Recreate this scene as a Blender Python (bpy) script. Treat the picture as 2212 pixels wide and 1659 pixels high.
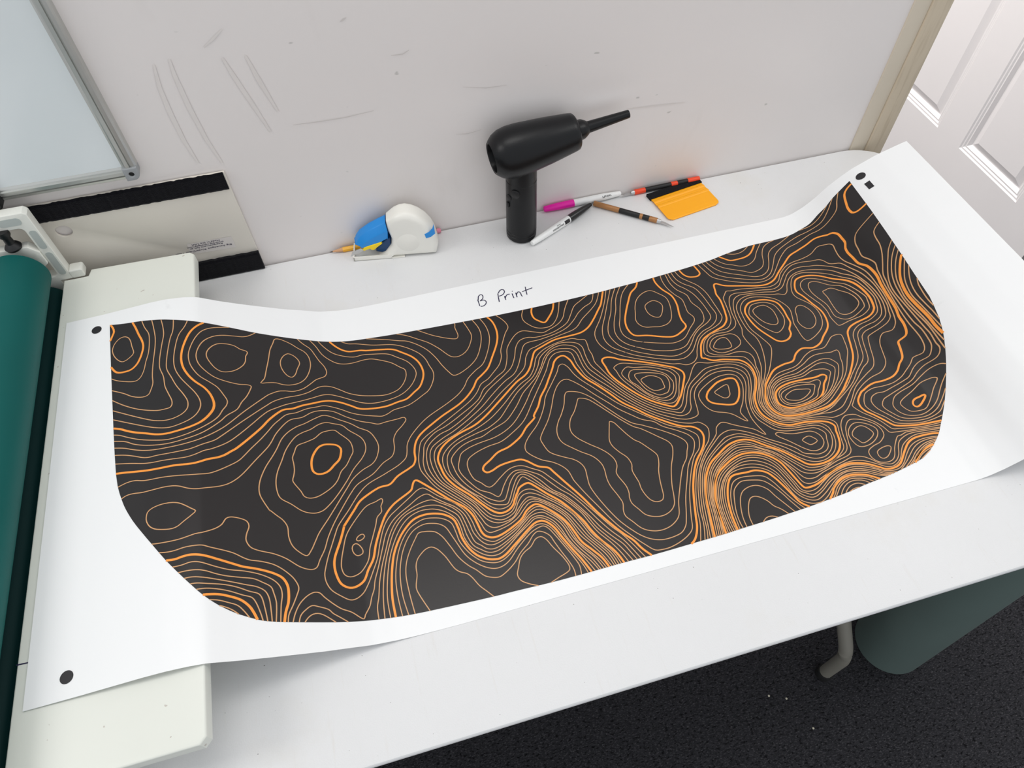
import bpy, bmesh, math, random
import numpy as np
from mathutils import Vector, Matrix
random.seed(4)
for o in list(bpy.data.objects): bpy.data.objects.remove(o, do_unlink=True)
S = bpy.context.scene
COL = S.collection

# ------------------------------------------------------------------ camera
CX, CY, F = 1106.0, 829.5, 1534.0
CAM = np.array([0.0, -0.8722, 1.53])
ZT, ZF = 0.74, 0.0                       # table top height, floor height
RGT = np.array([0.9632, -0.2685, -0.0126]); UPV = np.array([0.2259, 0.7832, 0.5794]); FWD = np.array([0.1456, 0.5609, -0.8150])
RGT /= np.linalg.norm(RGT); FWD = FWD/np.linalg.norm(FWD); UPV = np.cross(RGT, FWD)
cd = bpy.data.cameras.new('camera'); cam = bpy.data.objects.new('camera', cd); COL.objects.link(cam)
cd.sensor_fit = 'HORIZONTAL'; cd.sensor_width = 36.0; cd.lens = F/2212*36; cd.clip_start = 0.02; cd.clip_end = 60
M = Matrix.Identity(4)
for i in range(3):
    M[i][0], M[i][1], M[i][2], M[i][3] = RGT[i], UPV[i], -FWD[i], CAM[i]
cam.matrix_world = M
S.camera = cam
# ------------------------------------------------------------------ light
w = bpy.data.worlds.new('room_light'); S.world = w; w.use_nodes = True
w.node_tree.nodes['Background'].inputs[0].default_value = (0.93, 0.96, 1.0, 1)
w.node_tree.nodes['Background'].inputs[1].default_value = 0.80
def ceiling_and_fill_lamp(x, y, sx, sy, power):
    l = bpy.data.lights.new('ceiling_and_fill_light', 'AREA'); l.shape = 'RECTANGLE'; l.size = sx; l.size_y = sy
    l.energy = power; l.color = (1.0, 0.975, 0.94)
    o = bpy.data.objects.new('ceiling_and_fill_light', l); COL.objects.link(o); o.location = (x, y, 2.72)
ceiling_and_fill_lamp(0.10, -0.15, 1.2, 0.6, 9.6)
ceiling_and_fill_lamp(-1.90, -0.50, 1.2, 0.6, 13.5)
ceiling_and_fill_lamp(2.10, -0.50, 1.2, 0.6, 11)
ceiling_and_fill_lamp(0.30, 1.10, 1.2, 0.6, 85)  # unseen fill lamp added beyond the doorway to brighten the open door
S.view_settings.view_transform = 'Standard'; S.view_settings.look = 'None'
S.view_settings.gamma = 1.0; S.view_settings.exposure = 0.0
S.view_settings.use_curve_mapping = False

# ------------------------------------------------------------------ pixel helpers
def ray(px): return FWD + RGT*(px[0]-CX)/F - UPV*(px[1]-CY)/F
def onz(px, z):
    d = ray(px); return CAM + d*((z-CAM[2])/d[2])
def ony(px, y):
    d = ray(px); return CAM + d*((y-CAM[1])/d[1])
def onx(px, x):
    d = ray(px); return CAM + d*((x-CAM[0])/d[0])
def onplane(px, p0, n):
    d = ray(px); p0 = np.array(p0); n = np.array(n); return CAM + d*(((p0-CAM)@n)/(d@n))

# ------------------------------------------------------------------ materials
def srgb(c):
    return tuple(((v/255)/12.92 if v/255 <= .04045 else ((v/255+.055)/1.055)**2.4) for v in c)
MATS = {}
def mat(name, rgb, rough=0.5, var=0.04, scale=30.0, bump=0.0, bscale=400.0, metal=0.0, spec=0.5, coat=0.0, trans=0.0, sheen=0.0):
    if name in MATS: return MATS[name]
    m = bpy.data.materials.new(name); m.use_nodes = True; nt = m.node_tree; b = nt.nodes['Principled BSDF']
    c = srgb(rgb)
    tc = nt.nodes.new('ShaderNodeTexCoord')
    nz = nt.nodes.new('ShaderNodeTexNoise'); nz.inputs['Scale'].default_value = scale; nz.inputs['Detail'].default_value = 5
    nt.links.new(tc.outputs['Object'], nz.inputs['Vector'])
    rp = nt.nodes.new('ShaderNodeValToRGB')
    rp.color_ramp.elements[0].position = 0.3; rp.color_ramp.elements[1].position = 0.7
    rp.color_ramp.elements[0].color = tuple(max(0, v*(1-var)) for v in c)+(1,)
    rp.color_ramp.elements[1].color = tuple(min(1, v*(1+var)) for v in c)+(1,)
    nt.links.new(nz.outputs['Fac'], rp.inputs['Fac']); nt.links.new(rp.outputs['Color'], b.inputs['Base Color'])
    b.inputs['Roughness'].default_value = rough; b.inputs['Metallic'].default_value = metal
    b.inputs['Specular IOR Level'].default_value = spec
    if coat: b.inputs['Coat Weight'].default_value = coat; b.inputs['Coat Roughness'].default_value = 0.1
    if sheen: b.inputs['Sheen Weight'].default_value = sheen
    if bump:
        n2 = nt.nodes.new('ShaderNodeTexNoise'); n2.inputs['Scale'].default_value = bscale; n2.inputs['Detail'].default_value = 3
        nt.links.new(tc.outputs['Object'], n2.inputs['Vector'])
        bp = nt.nodes.new('ShaderNodeBump'); bp.inputs['Strength'].default_value = bump; bp.inputs['Distance'].default_value = 0.001
        nt.links.new(n2.outputs['Fac'], bp.inputs['Height']); nt.links.new(bp.outputs['Normal'], b.inputs['Normal'])
    MATS[name] = m; return m
def mix_layer(m, rgb, scale, lo, hi, stretch=(1, 1, 1), detail=6, rough=0.6):
    """adds a blotch / streak layer of another colour to an existing material"""
    nt = m.node_tree; b = nt.nodes['Principled BSDF']; src = b.inputs['Base Color'].links[0].from_socket
    tc = nt.nodes.new('ShaderNodeTexCoord'); mp = nt.nodes.new('ShaderNodeMapping'); mp.inputs['Scale'].default_value = stretch
    nz = nt.nodes.new('ShaderNodeTexNoise'); nz.inputs['Scale'].default_value = scale; nz.inputs['Detail'].default_value = detail; nz.inputs['Roughness'].default_value = rough
    rp = nt.nodes.new('ShaderNodeValToRGB'); rp.color_ramp.elements[0].position = lo; rp.color_ramp.elements[1].position = hi
    rp.color_ramp.elements[0].color = (0, 0, 0, 1); rp.color_ramp.elements[1].color = (1, 1, 1, 1)
    mx = nt.nodes.new('ShaderNodeMix'); mx.data_type = 'RGBA'; mx.inputs['B'].default_value = srgb(rgb)+(1,)
    nt.links.new(tc.outputs['Object'], mp.inputs['Vector']); nt.links.new(mp.outputs['Vector'], nz.inputs['Vector'])
    nt.links.new(nz.outputs['Fac'], rp.inputs['Fac']); nt.links.new(rp.outputs['Color'], mx.inputs['Factor'])
    nt.links.new(src, mx.inputs['A']); nt.links.new(mx.outputs['Result'], b.inputs['Base Color'])

m_wall = mat('wall_paint', (231, 225, 222), 0.42, 0.012, 3.0, 0.10, 160)
mix_layer(m_wall, (223, 217, 213), 9.0, 0.60, 0.80, (1, 1, 0.35))
mix_layer(m_wall, (199, 195, 191), 90.0, 0.74, 0.78, (0.45, 1, 1), 2, 0.4)
m_trim = mat('raw_trim_wood', (204, 190, 168), 0.55, 0.05, 6.0, 0.15, 120)
mix_layer(m_trim, (188, 172, 148), 14.0, 0.5, 0.72, (9, 1, 0.6))
m_trim2 = mat('painted_trim_edge', (212, 201, 183), 0.5, 0.03, 6.0, 0.1, 120)
m_door = mat('door_white_paint', (228, 225, 226), 0.38, 0.01, 5.0, 0.05, 300)
m_table = mat('table_plastic', (226, 226, 226), 0.42, 0.012, 8.0, 0.25, 700)
mix_layer(m_table, (222, 220, 215), 7.0, 0.58, 0.82)
mix_layer(m_table, (222, 220, 217), 26.0, 0.62, 0.85, (6, 0.5, 1), 4)
mix_layer(m_table, (150, 148, 146), 330.0, 0.81, 0.83, (1, 1, 1), 1, 0.3)
m_tableedge = mat('table_skirt_plastic', (214, 210, 205), 0.45, 0.02, 8.0, 0.2, 500)
m_leg = mat('grey_powder_coat_steel', (128, 125, 116), 0.5, 0.04, 20)
m_rubber = mat('black_rubber', (14, 14, 15), 0.7, 0.1, 40)
m_paper = mat('white_vinyl_sheet', (243, 244, 244), 0.36, 0.006, 4.0, 0.03, 300)
mix_layer(m_paper, (228, 229, 229), 16.0, 0.70, 0.80)
m_print = mat('charcoal_print_ink', (36, 33, 33), 0.33, 0.04, 5.0, 0.05, 500, spec=0.38)
m_thin = mat('pale_orange_ink', (212, 160, 110), 0.35, 0.04, 20)
m_thick = mat('orange_ink', (250, 156, 60), 0.35, 0.03, 20)
m_black_ink = mat('black_ink', (28, 26, 30), 0.5, 0.05, 20)
m_navy_ink = mat('navy_pen_ink', (32, 24, 66), 0.5, 0.05, 20)
m_cream = mat('cream_plastic', (228, 230, 221), 0.35, 0.012, 10.0, 0.05, 200)
mix_layer(m_cream, (196, 190, 180), 150.0, 0.80, 0.82, (1, 1, 1), 1, 0.3)
m_frame = mat('cast_cream_metal', (226, 226, 218), 0.4, 0.03, 20.0, 0.2, 500)
m_slot = mat('grey_slot_face', (176, 182, 178), 0.45, 0.03, 20)
m_teal = mat('teal_rubber', (10, 88, 84), 0.5, 0.05, 7.0, 0.08, 200, spec=0.2)
m_teal_shaded = mat('shaded_teal_rubber', (3, 44, 44), 0.55, 0.05, 7.0, 0.08, 200, spec=0.15)  # lower roller: shade under the upper one is put into this teal
m_plate = mat('ivory_plate', (220, 214, 203), 0.4, 0.015, 8.0, 0.06, 160)
m_felt = mat('black_felt', (12, 12, 17), 0.95, 0.35, 260.0, 1.0, 900, spec=0.1, sheen=0.1)
m_sticker = mat('paper_sticker', (214, 208, 203), 0.6, 0.01, 20)
m_alu = mat('brushed_aluminium', (196, 197, 193), 0.32, 0.05, 8.0, metal=0.75)
m_alu_dark = mat('aluminium_groove', (126, 125, 130), 0.4, 0.05, 8.0, metal=0.5)
m_wb = mat('whiteboard_enamel', (222, 228, 229), 0.16, 0.015, 3.0)
m_cap = mat('grey_plastic_cap', (150, 153, 155), 0.45, 0.03, 20)
m_blk = mat('satin_black_plastic', (9, 10, 13), 0.34, 0.08, 9.0, 0.10, 500, spec=0.32)
m_blk2 = mat('deep_black_plastic', (9, 9, 11), 0.5, 0.08, 9.0)
m_steel = mat('polished_steel', (200, 200, 200), 0.28, 0.04, 30, metal=0.9)
m_white = mat('gloss_white_plastic', (238, 236, 228), 0.25, 0.01, 10)
m_blue = mat('sky_blue_plastic', (28, 140, 220), 0.38, 0.03, 10)
m_dblue = mat('dark_blue_plastic', (8, 62, 108), 0.4, 0.05, 10)
m_yel = mat('yellow_plastic', (250, 214, 20), 0.4, 0.02, 10)
m_pencil = mat('yellow_lacquer', (240, 176, 38), 0.35, 0.04, 40)
m_wood = mat('bare_cedar', (208, 158, 116), 0.6, 0.1, 60)
m_lead = mat('graphite', (62, 52, 50), 0.5, 0.05, 60)
m_ferrule = mat('green_ferrule', (60, 112, 62), 0.35, 0.2, 120, metal=0.5)
m_eraser = mat('pink_eraser', (226, 140, 160), 0.7, 0.05, 60)
m_mwhite = mat('marker_white_barrel', (240, 240, 238), 0.3, 0.01, 20)
m_pink = mat('hot_pink_plastic', (240, 10, 168), 0.35, 0.04, 20)
m_capblack = mat('glossy_black_cap', (14, 14, 15), 0.22, 0.06, 20)
m_orange = mat('orange_red_grip', (238, 70, 28), 0.4, 0.05, 40)
m_bronze = mat('bronze_paint', (168, 118, 72), 0.4, 0.08, 60, metal=0.25)
m_card = mat('amber_plastic', (255, 172, 0), 0.45, 0.02, 20)
m_bin = mat('grey_green_plastic', (98, 114, 110), 0.42, 0.03, 8.0, 0.08, 300)
m_cap2 = mat('black_case_plastic', (16, 17, 20), 0.25, 0.08, 9.0)
m_scuff = mat('wall_scuff', (224, 218, 214), 0.5, 0.02, 40)
m_scuff2 = mat('wall_scratch', (212, 206, 202), 0.5, 0.03, 40)
m_speck = mat('carpet_lint', (206, 200, 180), 0.9, 0.05, 40)
# carpet
m_carpet = mat('charcoal_carpet', (44, 44, 47), 0.95, 0.25, 90.0, 1.0, 300, spec=0.1)
mix_layer(m_carpet, (92, 90, 93), 300.0, 0.52, 0.70, (0.7, 1.5, 1), 4, 0.7)
mix_layer(m_carpet, (16, 16, 18), 190.0, 0.54, 0.64, (0.7, 1.4, 1), 3)

# ------------------------------------------------------------------ object helpers
def tag(o, label, cat, group=None, kind=None):
    if label: o['label'] = label
    if cat: o['category'] = cat
    if group: o['group'] = group
    if kind: o['kind'] = kind
    return o
def thing(name, label, cat, loc, group=None):
    o = bpy.data.objects.new(name, None); COL.objects.link(o); o.location = loc; o.empty_display_size = 0.03
    return tag(o, label, cat, group)
def wloc(o):
    v = Vector((0, 0, 0))
    while o is not None: v += o.location; o = o.parent
    return v
def link(name, me, material, parent=None, smooth=False, angle=40, label=None):
    """mesh in world coordinates -> object (moved to the parent's frame)"""
    o = bpy.data.objects.new(name, me); COL.objects.link(o)
    if material and not me.materials: me.materials.append(material)
    if parent is not None:
        o.parent = parent; me.transform(Matrix.Translation(-wloc(parent)))
    if smooth:
        for p in me.polygons: p.use_smooth = True
        try: me.set_sharp_from_angle(angle=math.radians(angle))
        except Exception: pass
    if label: o['label'] = label
    return o
def bm_mesh(bm, name='m'):
    bmesh.ops.recalc_face_normals(bm, faces=bm.faces[:])
    me = bpy.data.meshes.new(name); bm.to_mesh(me); bm.free(); return me
def box_bm(lo, hi, bev=0.0, seg=2):
    bm = bmesh.new(); bmesh.ops.create_cube(bm, size=1)
    for v in bm.verts: v.co = Vector([lo[i]+(v.co[i]+.5)*(hi[i]-lo[i]) for i in range(3)])
    if bev: bmesh.ops.bevel(bm, geom=bm.edges[:], offset=bev, segments=seg, affect='EDGES', profile=0.5)
    return bm
def box(name, lo, hi, m, parent=None, bev=0.0, seg=2, label=None):
    return link(name, bm_mesh(box_bm(lo, hi, bev, seg)), m, parent, bev > 0, 50, label)
def frame_axes(d):
    d = Vector(d).normalized(); a = Vector((0, 0, 1)) if abs(d.z) < .95 else Vector((1, 0, 0))
    s = d.cross(a).normalized(); u = s.cross(d).normalized(); return d, s, u
def lathe(name, p0, d, prof, m, parent=None, n=40, smooth=True, label=None, squash=1.0, angle=40, twist=0.0):
    """prof: list of (distance along d, radius)"""
    d, s, u = frame_axes(d); p0 = Vector(p0); bm = bmesh.new(); rings = []
    for t, r in prof:
        if r < 1e-6: rings.append([bm.verts.new(p0+d*t)])
        else: rings.append([bm.verts.new(p0+d*t+(s*math.cos(2*math.pi*k/n+twist)+u*math.sin(2*math.pi*k/n+twist)*squash)*r) for k in range(n)])
    for a, b in zip(rings[:-1], rings[1:]):
        for k in range(n):
            if len(a) == 1 and len(b) == 1: continue
            if len(a) == 1: bm.faces.new((a[0], b[k], b[(k+1) % n]))
            elif len(b) == 1: bm.faces.new((a[k], b[0], a[(k+1) % n]))
            else: bm.faces.new((a[k], a[(k+1) % n], b[(k+1) % n], b[k]))
    for r_ in (rings[0], rings[-1]):
        if len(r_) > 1: bm.faces.new(r_)
    return link(name, bm_mesh(bm), m, parent, smooth, angle, label)
def tube(name, pts, r, m, parent=None, n=14):
    P = [Vector(p) for p in pts]; bm = bmesh.new(); rings = []
    for i, p in enumerate(P):
        d = (P[min(i+1, len(P)-1)]-P[max(i-1, 0)]); d, s, u = frame_axes(d)
        if i and s.dot(ps) < 0: s, u = -s, -u
        ps = s
        rings.append([bm.verts.new(p+(s*math.cos(2*math.pi*k/n)+u*math.sin(2*math.pi*k/n))*r) for k in range(n)])
    for a, b in zip(rings[:-1], rings[1:]):
        for k in range(n): bm.faces.new((a[k], a[(k+1) % n], b[(k+1) % n], b[k]))
    bm.faces.new(rings[0]); bm.faces.new(rings[-1])
    return link(name, bm_mesh(bm), m, parent, True, 50)
def plate(name, loops, th, m, parent, X, origin, N, U, bev=0.0, bres=2, label=None, smooth=True):
    """2D loops (outer + holes) in the frame X,U at origin, extruded th along N (symmetric about origin plane)"""
    cu = bpy.data.curves.new(name, 'CURVE'); cu.dimensions = '2D'; cu.fill_mode = 'BOTH'
    cu.extrude = max(th/2-bev, 0.0); cu.bevel_depth = bev; cu.bevel_resolution = bres; cu.offset = -bev
    for lp in loops:
        sp = cu.splines.new('POLY'); sp.points.add(len(lp)-1); sp.use_cyclic_u = True
        for p, q in zip(sp.points, lp): p.co = (q[0], q[1], 0, 1)
    ob = bpy.data.objects.new('tmp', cu); COL.objects.link(ob)
    dg = bpy.context.evaluated_depsgraph_get(); dg.update()
    me = bpy.data.meshes.new_from_object(ob.evaluated_get(dg))
    bpy.data.objects.remove(ob, do_unlink=True); bpy.data.curves.remove(cu)
    X, U, N = Vector(X).normalized(), Vector(U).normalized(), Vector(N).normalized()
    MM = Matrix.Identity(4)
    for i in range(3): MM[i][0], MM[i][1], MM[i][2], MM[i][3] = X[i], U[i], N[i], origin[i]
    me.transform(MM); me.materials.clear()
    bm = bmesh.new(); bm.from_mesh(me); bmesh.ops.remove_doubles(bm, verts=bm.verts[:], dist=1e-6); me2 = bm_mesh(bm); 
    return link(name, me2, m, parent, smooth, 35, label)
def rrect(x0, y0, x1, y1, r, n=6):
    out = []
    for cx, cy, a0 in ((x1-r, y1-r, 0), (x0+r, y1-r, 90), (x0+r, y0+r, 180), (x1-r, y0+r, 270)):
        for k in range(n+1):
            a = math.radians(a0+90*k/n); out.append((cx+r*math.cos(a), cy+r*math.sin(a)))
    return out
def text_mesh(name, body, size, m, parent, origin, X, U, N, align='LEFT', th=0.00005, sx=1.0):
    cu = bpy.data.curves.new(name, 'FONT'); cu.body = body; cu.size = size; cu.align_x = align; cu.extrude = th; cu.resolution_u = 2
    ob = bpy.data.objects.new('tmp', cu); COL.objects.link(ob)
    dg = bpy.context.evaluated_depsgraph_get(); dg.update()
    me = bpy.data.meshes.new_from_object(ob.evaluated_get(dg)); bpy.data.objects.remove(ob, do_unlink=True); bpy.data.curves.remove(cu)
    X, U, N = Vector(X).normalized()*sx, Vector(U).normalized(), Vector(N).normalized()
    MM = Matrix.Identity(4)
    for i in range(3): MM[i][0], MM[i][1], MM[i][2], MM[i][3] = X[i], U[i], N[i], origin[i]
    me.transform(MM); me.materials.clear()
    return link(name, me, m, parent)
def vmesh(name, V, Fc, m, parent=None, smooth=False, label=None):
    me = bpy.data.meshes.new(name); me.from_pydata([tuple(v) for v in V], [], Fc); me.update()
    return link(name, me, m, parent, smooth, 60, label)

# ================================================================== SETTING
box('floor', (-2.6, -3.2, -0.05), (3.0, 2.2, 0.0), m_carpet)['kind'] = 'structure'
XD0, XD1 = 0.921, 1.735                   # doorway in the back wall
wb = box('wall_back', (-2.6, 0.0, 0.0), (XD0-0.012, 0.11, 2.75), m_wall); wb['kind'] = 'structure'
box('wall_right', (XD1+0.02, 0.0, 0.0), (3.0, 0.11, 2.75), m_wall)['kind'] = 'structure'
box('wall_header', (XD0-0.012, 0.0, 2.09), (XD1+0.02, 0.11, 2.75), m_wall)['kind'] = 'structure'
box('wall_beyond', (-2.6, 2.1, 0.0), (3.0, 2.2, 2.75), m_wall)['kind'] = 'structure'
# raw wooden jamb edge + painted strip left of it
t1 = box('trim_1', (0.884, -0.006, 0.0), (XD0, 0.118, 2.09), m_trim, None, 0.0015); t1['kind'] = 'structure'
t2 = box('trim_2', (0.853, -0.003, 0.0), (0.884, 0.002, 2.09), m_trim2, None, 0.0012); t2['kind'] = 'structure'
t3 = box('trim_3', (XD1, -0.006, 0.0), (XD1+0.04, 0.118, 2.09), m_trim, None, 0.0015); t3['kind'] = 'structure'
# scuffs on the wall (marks with their own shape)
def wall_mark(name, pts, wid, m):
    V, Fc = [], []
    P = [ony(p, -0.0006) for p in pts]
    for i, p in enumerate(P):
        d = P[min(i+1, len(P)-1)]-P[max(i-1, 0)]; d /= np.linalg.norm(d); n = np.array([-d[2], 0, d[0]])
        t = i/(len(P)-1); ww = wid*(0.35+0.65*math.sin(math.pi*min(max(t, .05), .95)))
        V += [p+n*ww/2, p-n*ww/2]
        if i: Fc.append((2*i-2, 2*i-1, 2*i+1, 2*i))
    vmesh(name, V, Fc, m, wb)
for pts, wd, mm in (([(332, 140), (345, 190), (368, 245), (398, 305), (428, 352)], .006, m_scuff),
                    ([(365, 128), (378, 165), (410, 235), (445, 300), (480, 352)], .006, m_scuff),
                    ([(480, 125), (505, 165), (545, 225), (585, 285)], .006, m_scuff),
                    ([(530, 120), (560, 175), (600, 240)], .006, m_scuff),
                    ([(480, 62), (462, 82), (440, 102)], .003, m_scuff),
                    ([(633, 270), (690, 263), (745, 254), (808, 239)], .0012, m_scuff2),
                    ([(1000, 188), (1050, 190), (1095, 184)], .0010, m_scuff2),
                    ([(845, 120), (870, 117), (884, 108)], .0014, m_scuff2),
                    ([(735, 47), (742, 42), (748, 38)], .002, m_scuff2),
                    ([(1040, 280), (1010, 289), (985, 290)], .0010, m_scuff2),
                    ([(1355, 236), (1420, 228), (1480, 222)], .002, m_scuff)):
    wall_mark('scuff_mark', pts, wd, mm)

# door, swung open to stand square to the wall
XDR = 1.69
dr = bpy.data.objects.new('door_1', None); COL.objects.link(dr); dr.location = (XDR+.02, 0.10, 0.0); dr['kind'] = 'structure'
pans = []
for y0, y1 in ((0.215, 0.462), (0.562, 0.809)):
    for z0, z1 in ((0.241, 0.86), (1.02, 1.60), (1.72, 1.93)): pans.append((y0, y1, z0, z1))
outer = [(0.105, 0.012), (0.919, 0.012), (0.919, 2.045), (0.105, 2.045)]
plate('door_slab', [outer]+[[(a, c), (b, c), (b, d), (a, d)] for a, b, c, d in pans], 0.036, m_door, dr, (0, 1, 0), (XDR+.018, 0, 0), (1, 0, 0), (0, 0, 1), smooth=False)
for a, b, c, d in pans:
    steps = [(0, 0), (.004, .003), (.008, .003), (.012, .006), (.016, .0055), (.024, .0145), (.027, .0145), (.046, .004), (.05, .004)]
    V, Fc = [], []
    for i, (ins, dep) in enumerate(steps):
        V += [(XDR+dep, a+ins, c+ins), (XDR+dep, b-ins, c+ins), (XDR+dep, b-ins, d-ins), (XDR+dep, a+ins, d-ins)]
        if i:
            for k in range(4): Fc.append((4*i-4+k, 4*i-4+(k+1) % 4, 4*i+(k+1) % 4, 4*i+k))
    k = 4*(len(steps)-1); Fc.append((k, k+1, k+2, k+3))
    vmesh('door_panel', V, Fc, m_door, dr)
for z in (0.22, 1.0, 1.82):
    lathe('hinge', (XDR-.004, 0.098, z-.045), (0, 0, 1), [(0, .007), (.09, .007)], m_leg, dr, 16)

# ================================================================== TABLE
TBX0, TBX1, TBY0, TBY1 = -0.905, 0.925, -0.738, -0.002
tb = thing('folding_table', 'long white plastic folding table with rounded corners standing against the wall', 'table', ((TBX0+TBX1)/2, (TBY0+TBY1)/2, 0))
cxm, cym = (TBX0+TBX1)/2, (TBY0+TBY1)/2
hx, hy = (TBX1-TBX0)/2, (TBY1-TBY0)/2
bm = bmesh.new(); rings = []
for ins, dz in ((.0045, 0), (.0020, -.0007), (.0005, -.0025), (0, -.0050), (.0075, -.050)):
    rings.append([bm.verts.new((cxm+x, cym+y, ZT+dz)) for x, y in rrect(-hx+ins, -hy+ins, hx-ins, hy-ins, .09-ins, 12)])
for a, b in zip(rings[:-1], rings[1:]):
    for k in range(len(a)): bm.faces.new((a[k], a[(k+1) % len(a)], b[(k+1) % len(a)], b[k]))
bm.faces.new(rings[0]); bm.faces.new(rings[-1])
link('tabletop', bm_mesh(bm), m_table, tb, True, 30)
for sx in (-1, 1):
    lx = 0.6885 if sx > 0 else 2*cxm-0.6885
    for fy, sy in ((-0.6927, 1), (2*cym+0.6927, -1)):
        pts = [(lx, fy, 0.012), (lx, fy, .10)]
        # vertical foot, then the tube leans inwards up to the table's middle
        for k in range(7):
            a = math.radians(6*k); pts.append((lx, fy+sy*.08*(1-math.cos(a)), .10+.08*math.sin(a)))
        q = pts[-1]; pts.append((lx, fy+sy*.20, .36)); pts.append((lx, fy+sy*.25, .50)); pts.append((lx, fy+sy*.26, .688))
        leg = tube('leg', pts, .0130, m_leg, tb)
        lathe('foot_cap', (lx, fy, 0.0), (0, 0, 1), [(0, .0165), (.014, .0165), (.018, .015)], m_rubber, leg, 20)
    tube('crossbar', [(lx, -.50, .44), (lx, cym, .44), (lx, 2*cym+.50, .44)], .011, m_leg, tb)
    box('hinge_bracket', (lx-.02, cym-.30, .655), (lx+.02, cym+.30, .690), m_leg, tb, .002)

# ================================================================== PRINTED SHEET
SX = [-.42, -.409, -.36, -.30, -.28, -.26, -.243, -.218, -.19, -.16, -.14, -.117, -.097, -.07, -.05, -.02, .64, .655, .668, .684, .70, .713, .73, .746, .782, .82, .826, .84]
SZ = [.0846, .0846, .0868, .0915, .0918, .0896, .0850, .0690, .0535, .0380, .0280, .0185, .0095, .0034, .0012, .0006, .0006, .0011, .0042, .0140, .0290, .0460, .0625, .0755, .0945, .1080, .1098, .114]
_g = np.linspace(SX[0], SX[-1], 2400); _z = np.interp(_g, SX, SZ)
_k = np.exp(-np.linspace(-2.2, 2.2, 31)**2); _k /= _k.sum()
_zs = np.convolve(np.pad(_z, 15, mode='edge'), _k, mode='valid')
def zs(x): return ZT + np.interp(x, _g, _zs)
def onsheet(px, off=0.0):
    """the point of the sheet seen at a pixel"""
    d = ray(px); z = ZT+.0
    t0, t1 = (ZT+.16-CAM[2])/d[2], (ZT-.02-CAM[2])/d[2]
    for _ in range(40):
        tm = (t0+t1)/2; P = CAM+d*tm
        if P[2]-zs(P[0])-off > 0: t0 = tm
        else: t1 = tm
    return CAM+d*t0
XL, XR = -.409, .8265
def yback(x): return np.interp(x, [-.41, 0, .7, .83], [-.1305, -.1325, -.131, -.131])
def yfront(x): return np.interp(x, [-.41, -.2, 0, .83], [-.6195, -.6225, -.6258, -.6285])
sh = thing('printed_sheet', 'large white vinyl sheet with a dark panel printed with orange contour lines', 'print', (0.2, -0.38, ZT))
xs = np.unique(np.concatenate([np.linspace(XL, 0, 130), np.linspace(0, .62, 12), np.linspace(.62, XR, 90)]))
V, Fc = [], []
TH = .00035; NY = 6
for off in (0, -TH):
    for x in xs:
        for j in range(NY+1):
            y = yfront(x)+(yback(x)-yfront(x))*j/NY; V.append((x, y, zs(x)+off))
n = len(xs); st = n*(NY+1)
for i in range(n-1):
    for j in range(NY):
        a = i*(NY+1)+j; b = a+NY+1
        Fc.append((a, b, b+1, a+1)); Fc.append((st+a, st+a+1, st+b+1, st+b))
    for j, s in ((0, 1), (NY, -1)):
        a = i*(NY+1)+j; b = a+NY+1; Fc.append((a, st+a, st+b, b))
for i in (0, n-1):
    for j in range(NY):
        a = i*(NY+1)+j; Fc.append((a, a+1, st+a+1, st+a))
vmesh('sheet', V, Fc, m_paper, sh, True)

TILES = {'A': (220, 670, 5.53), 'B': (220, 930, 5.53), 'C': (340, 1080, 5.53), 'D': (580, 670, 5.53), 'E': (580, 850, 5.53),
         'F': (680, 1050, 5.53), 'G': (900, 600, 5.53), 'H': (900, 800, 5.53), 'I': (1040, 980, 5.53), 'J': (1200, 560, 5.53),
         'K': (1200, 780, 5.53), 'M': (1240, 920, 5.53), 'N': (1480, 460, 5.53), 'O': (1500, 640, 5.53), 'P': (1480, 860, 5.53),
         'Q': (1750, 460, 7.373), 'R': (1760, 640, 7.373), 'S': (1780, 840, 7.373), 'U': (1580, 780, 7.373), 'V': (1480, 940, 7.373),
         'X': (1550, 250, 5.53)}
def parse(spec):
    out = []
    for tok in spec.split():
        if tok in TILES: ox, oy, sc = TILES[tok]; continue
        a, b = tok.split(','); out.append((ox+float(a)/sc, oy+float(b)/sc))
    return np.array(out)
def smooth_line(P, closed, step=4.0):
    """centripetal Catmull-Rom through the points"""
    n = len(P); out = []
    rng = range(n) if closed else range(n-1)
    for i in rng:
        p1, p2 = P[i], P[(i+1) % n]
        p0 = P[(i-1) % n] if (closed or i > 0) else 2*p1-p2
        p3 = P[(i+2) % n] if (closed or i < n-2) else 2*p2-p1
        t0 = 0; t1 = t0+max(np.linalg.norm(p1-p0), 1e-3)**.5; t2 = t1+max(np.linalg.norm(p2-p1), 1e-3)**.5; t3 = t2+max(np.linalg.norm(p3-p2), 1e-3)**.5
        k = max(2, int(np.linalg.norm(p2-p1)/step))
        for t in np.linspace(t1, t2, k, endpoint=False):
            a1 = (t1-t)/(t1-t0)*p0+(t-t0)/(t1-t0)*p1; a2 = (t2-t)/(t2-t1)*p1+(t-t1)/(t2-t1)*p2; a3 = (t3-t)/(t3-t2)*p2+(t-t2)/(t3-t2)*p3
            b1 = (t2-t)/(t2-t0)*a1+(t-t0)/(t2-t0)*a2; b2 = (t3-t)/(t3-t1)*a2+(t-t1)/(t3-t1)*a3
            out.append((t2-t)/(t2-t1)*b1+(t-t1)/(t2-t1)*b2)
    if not closed: out.append(P[-1])
    return np.array(out)
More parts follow.
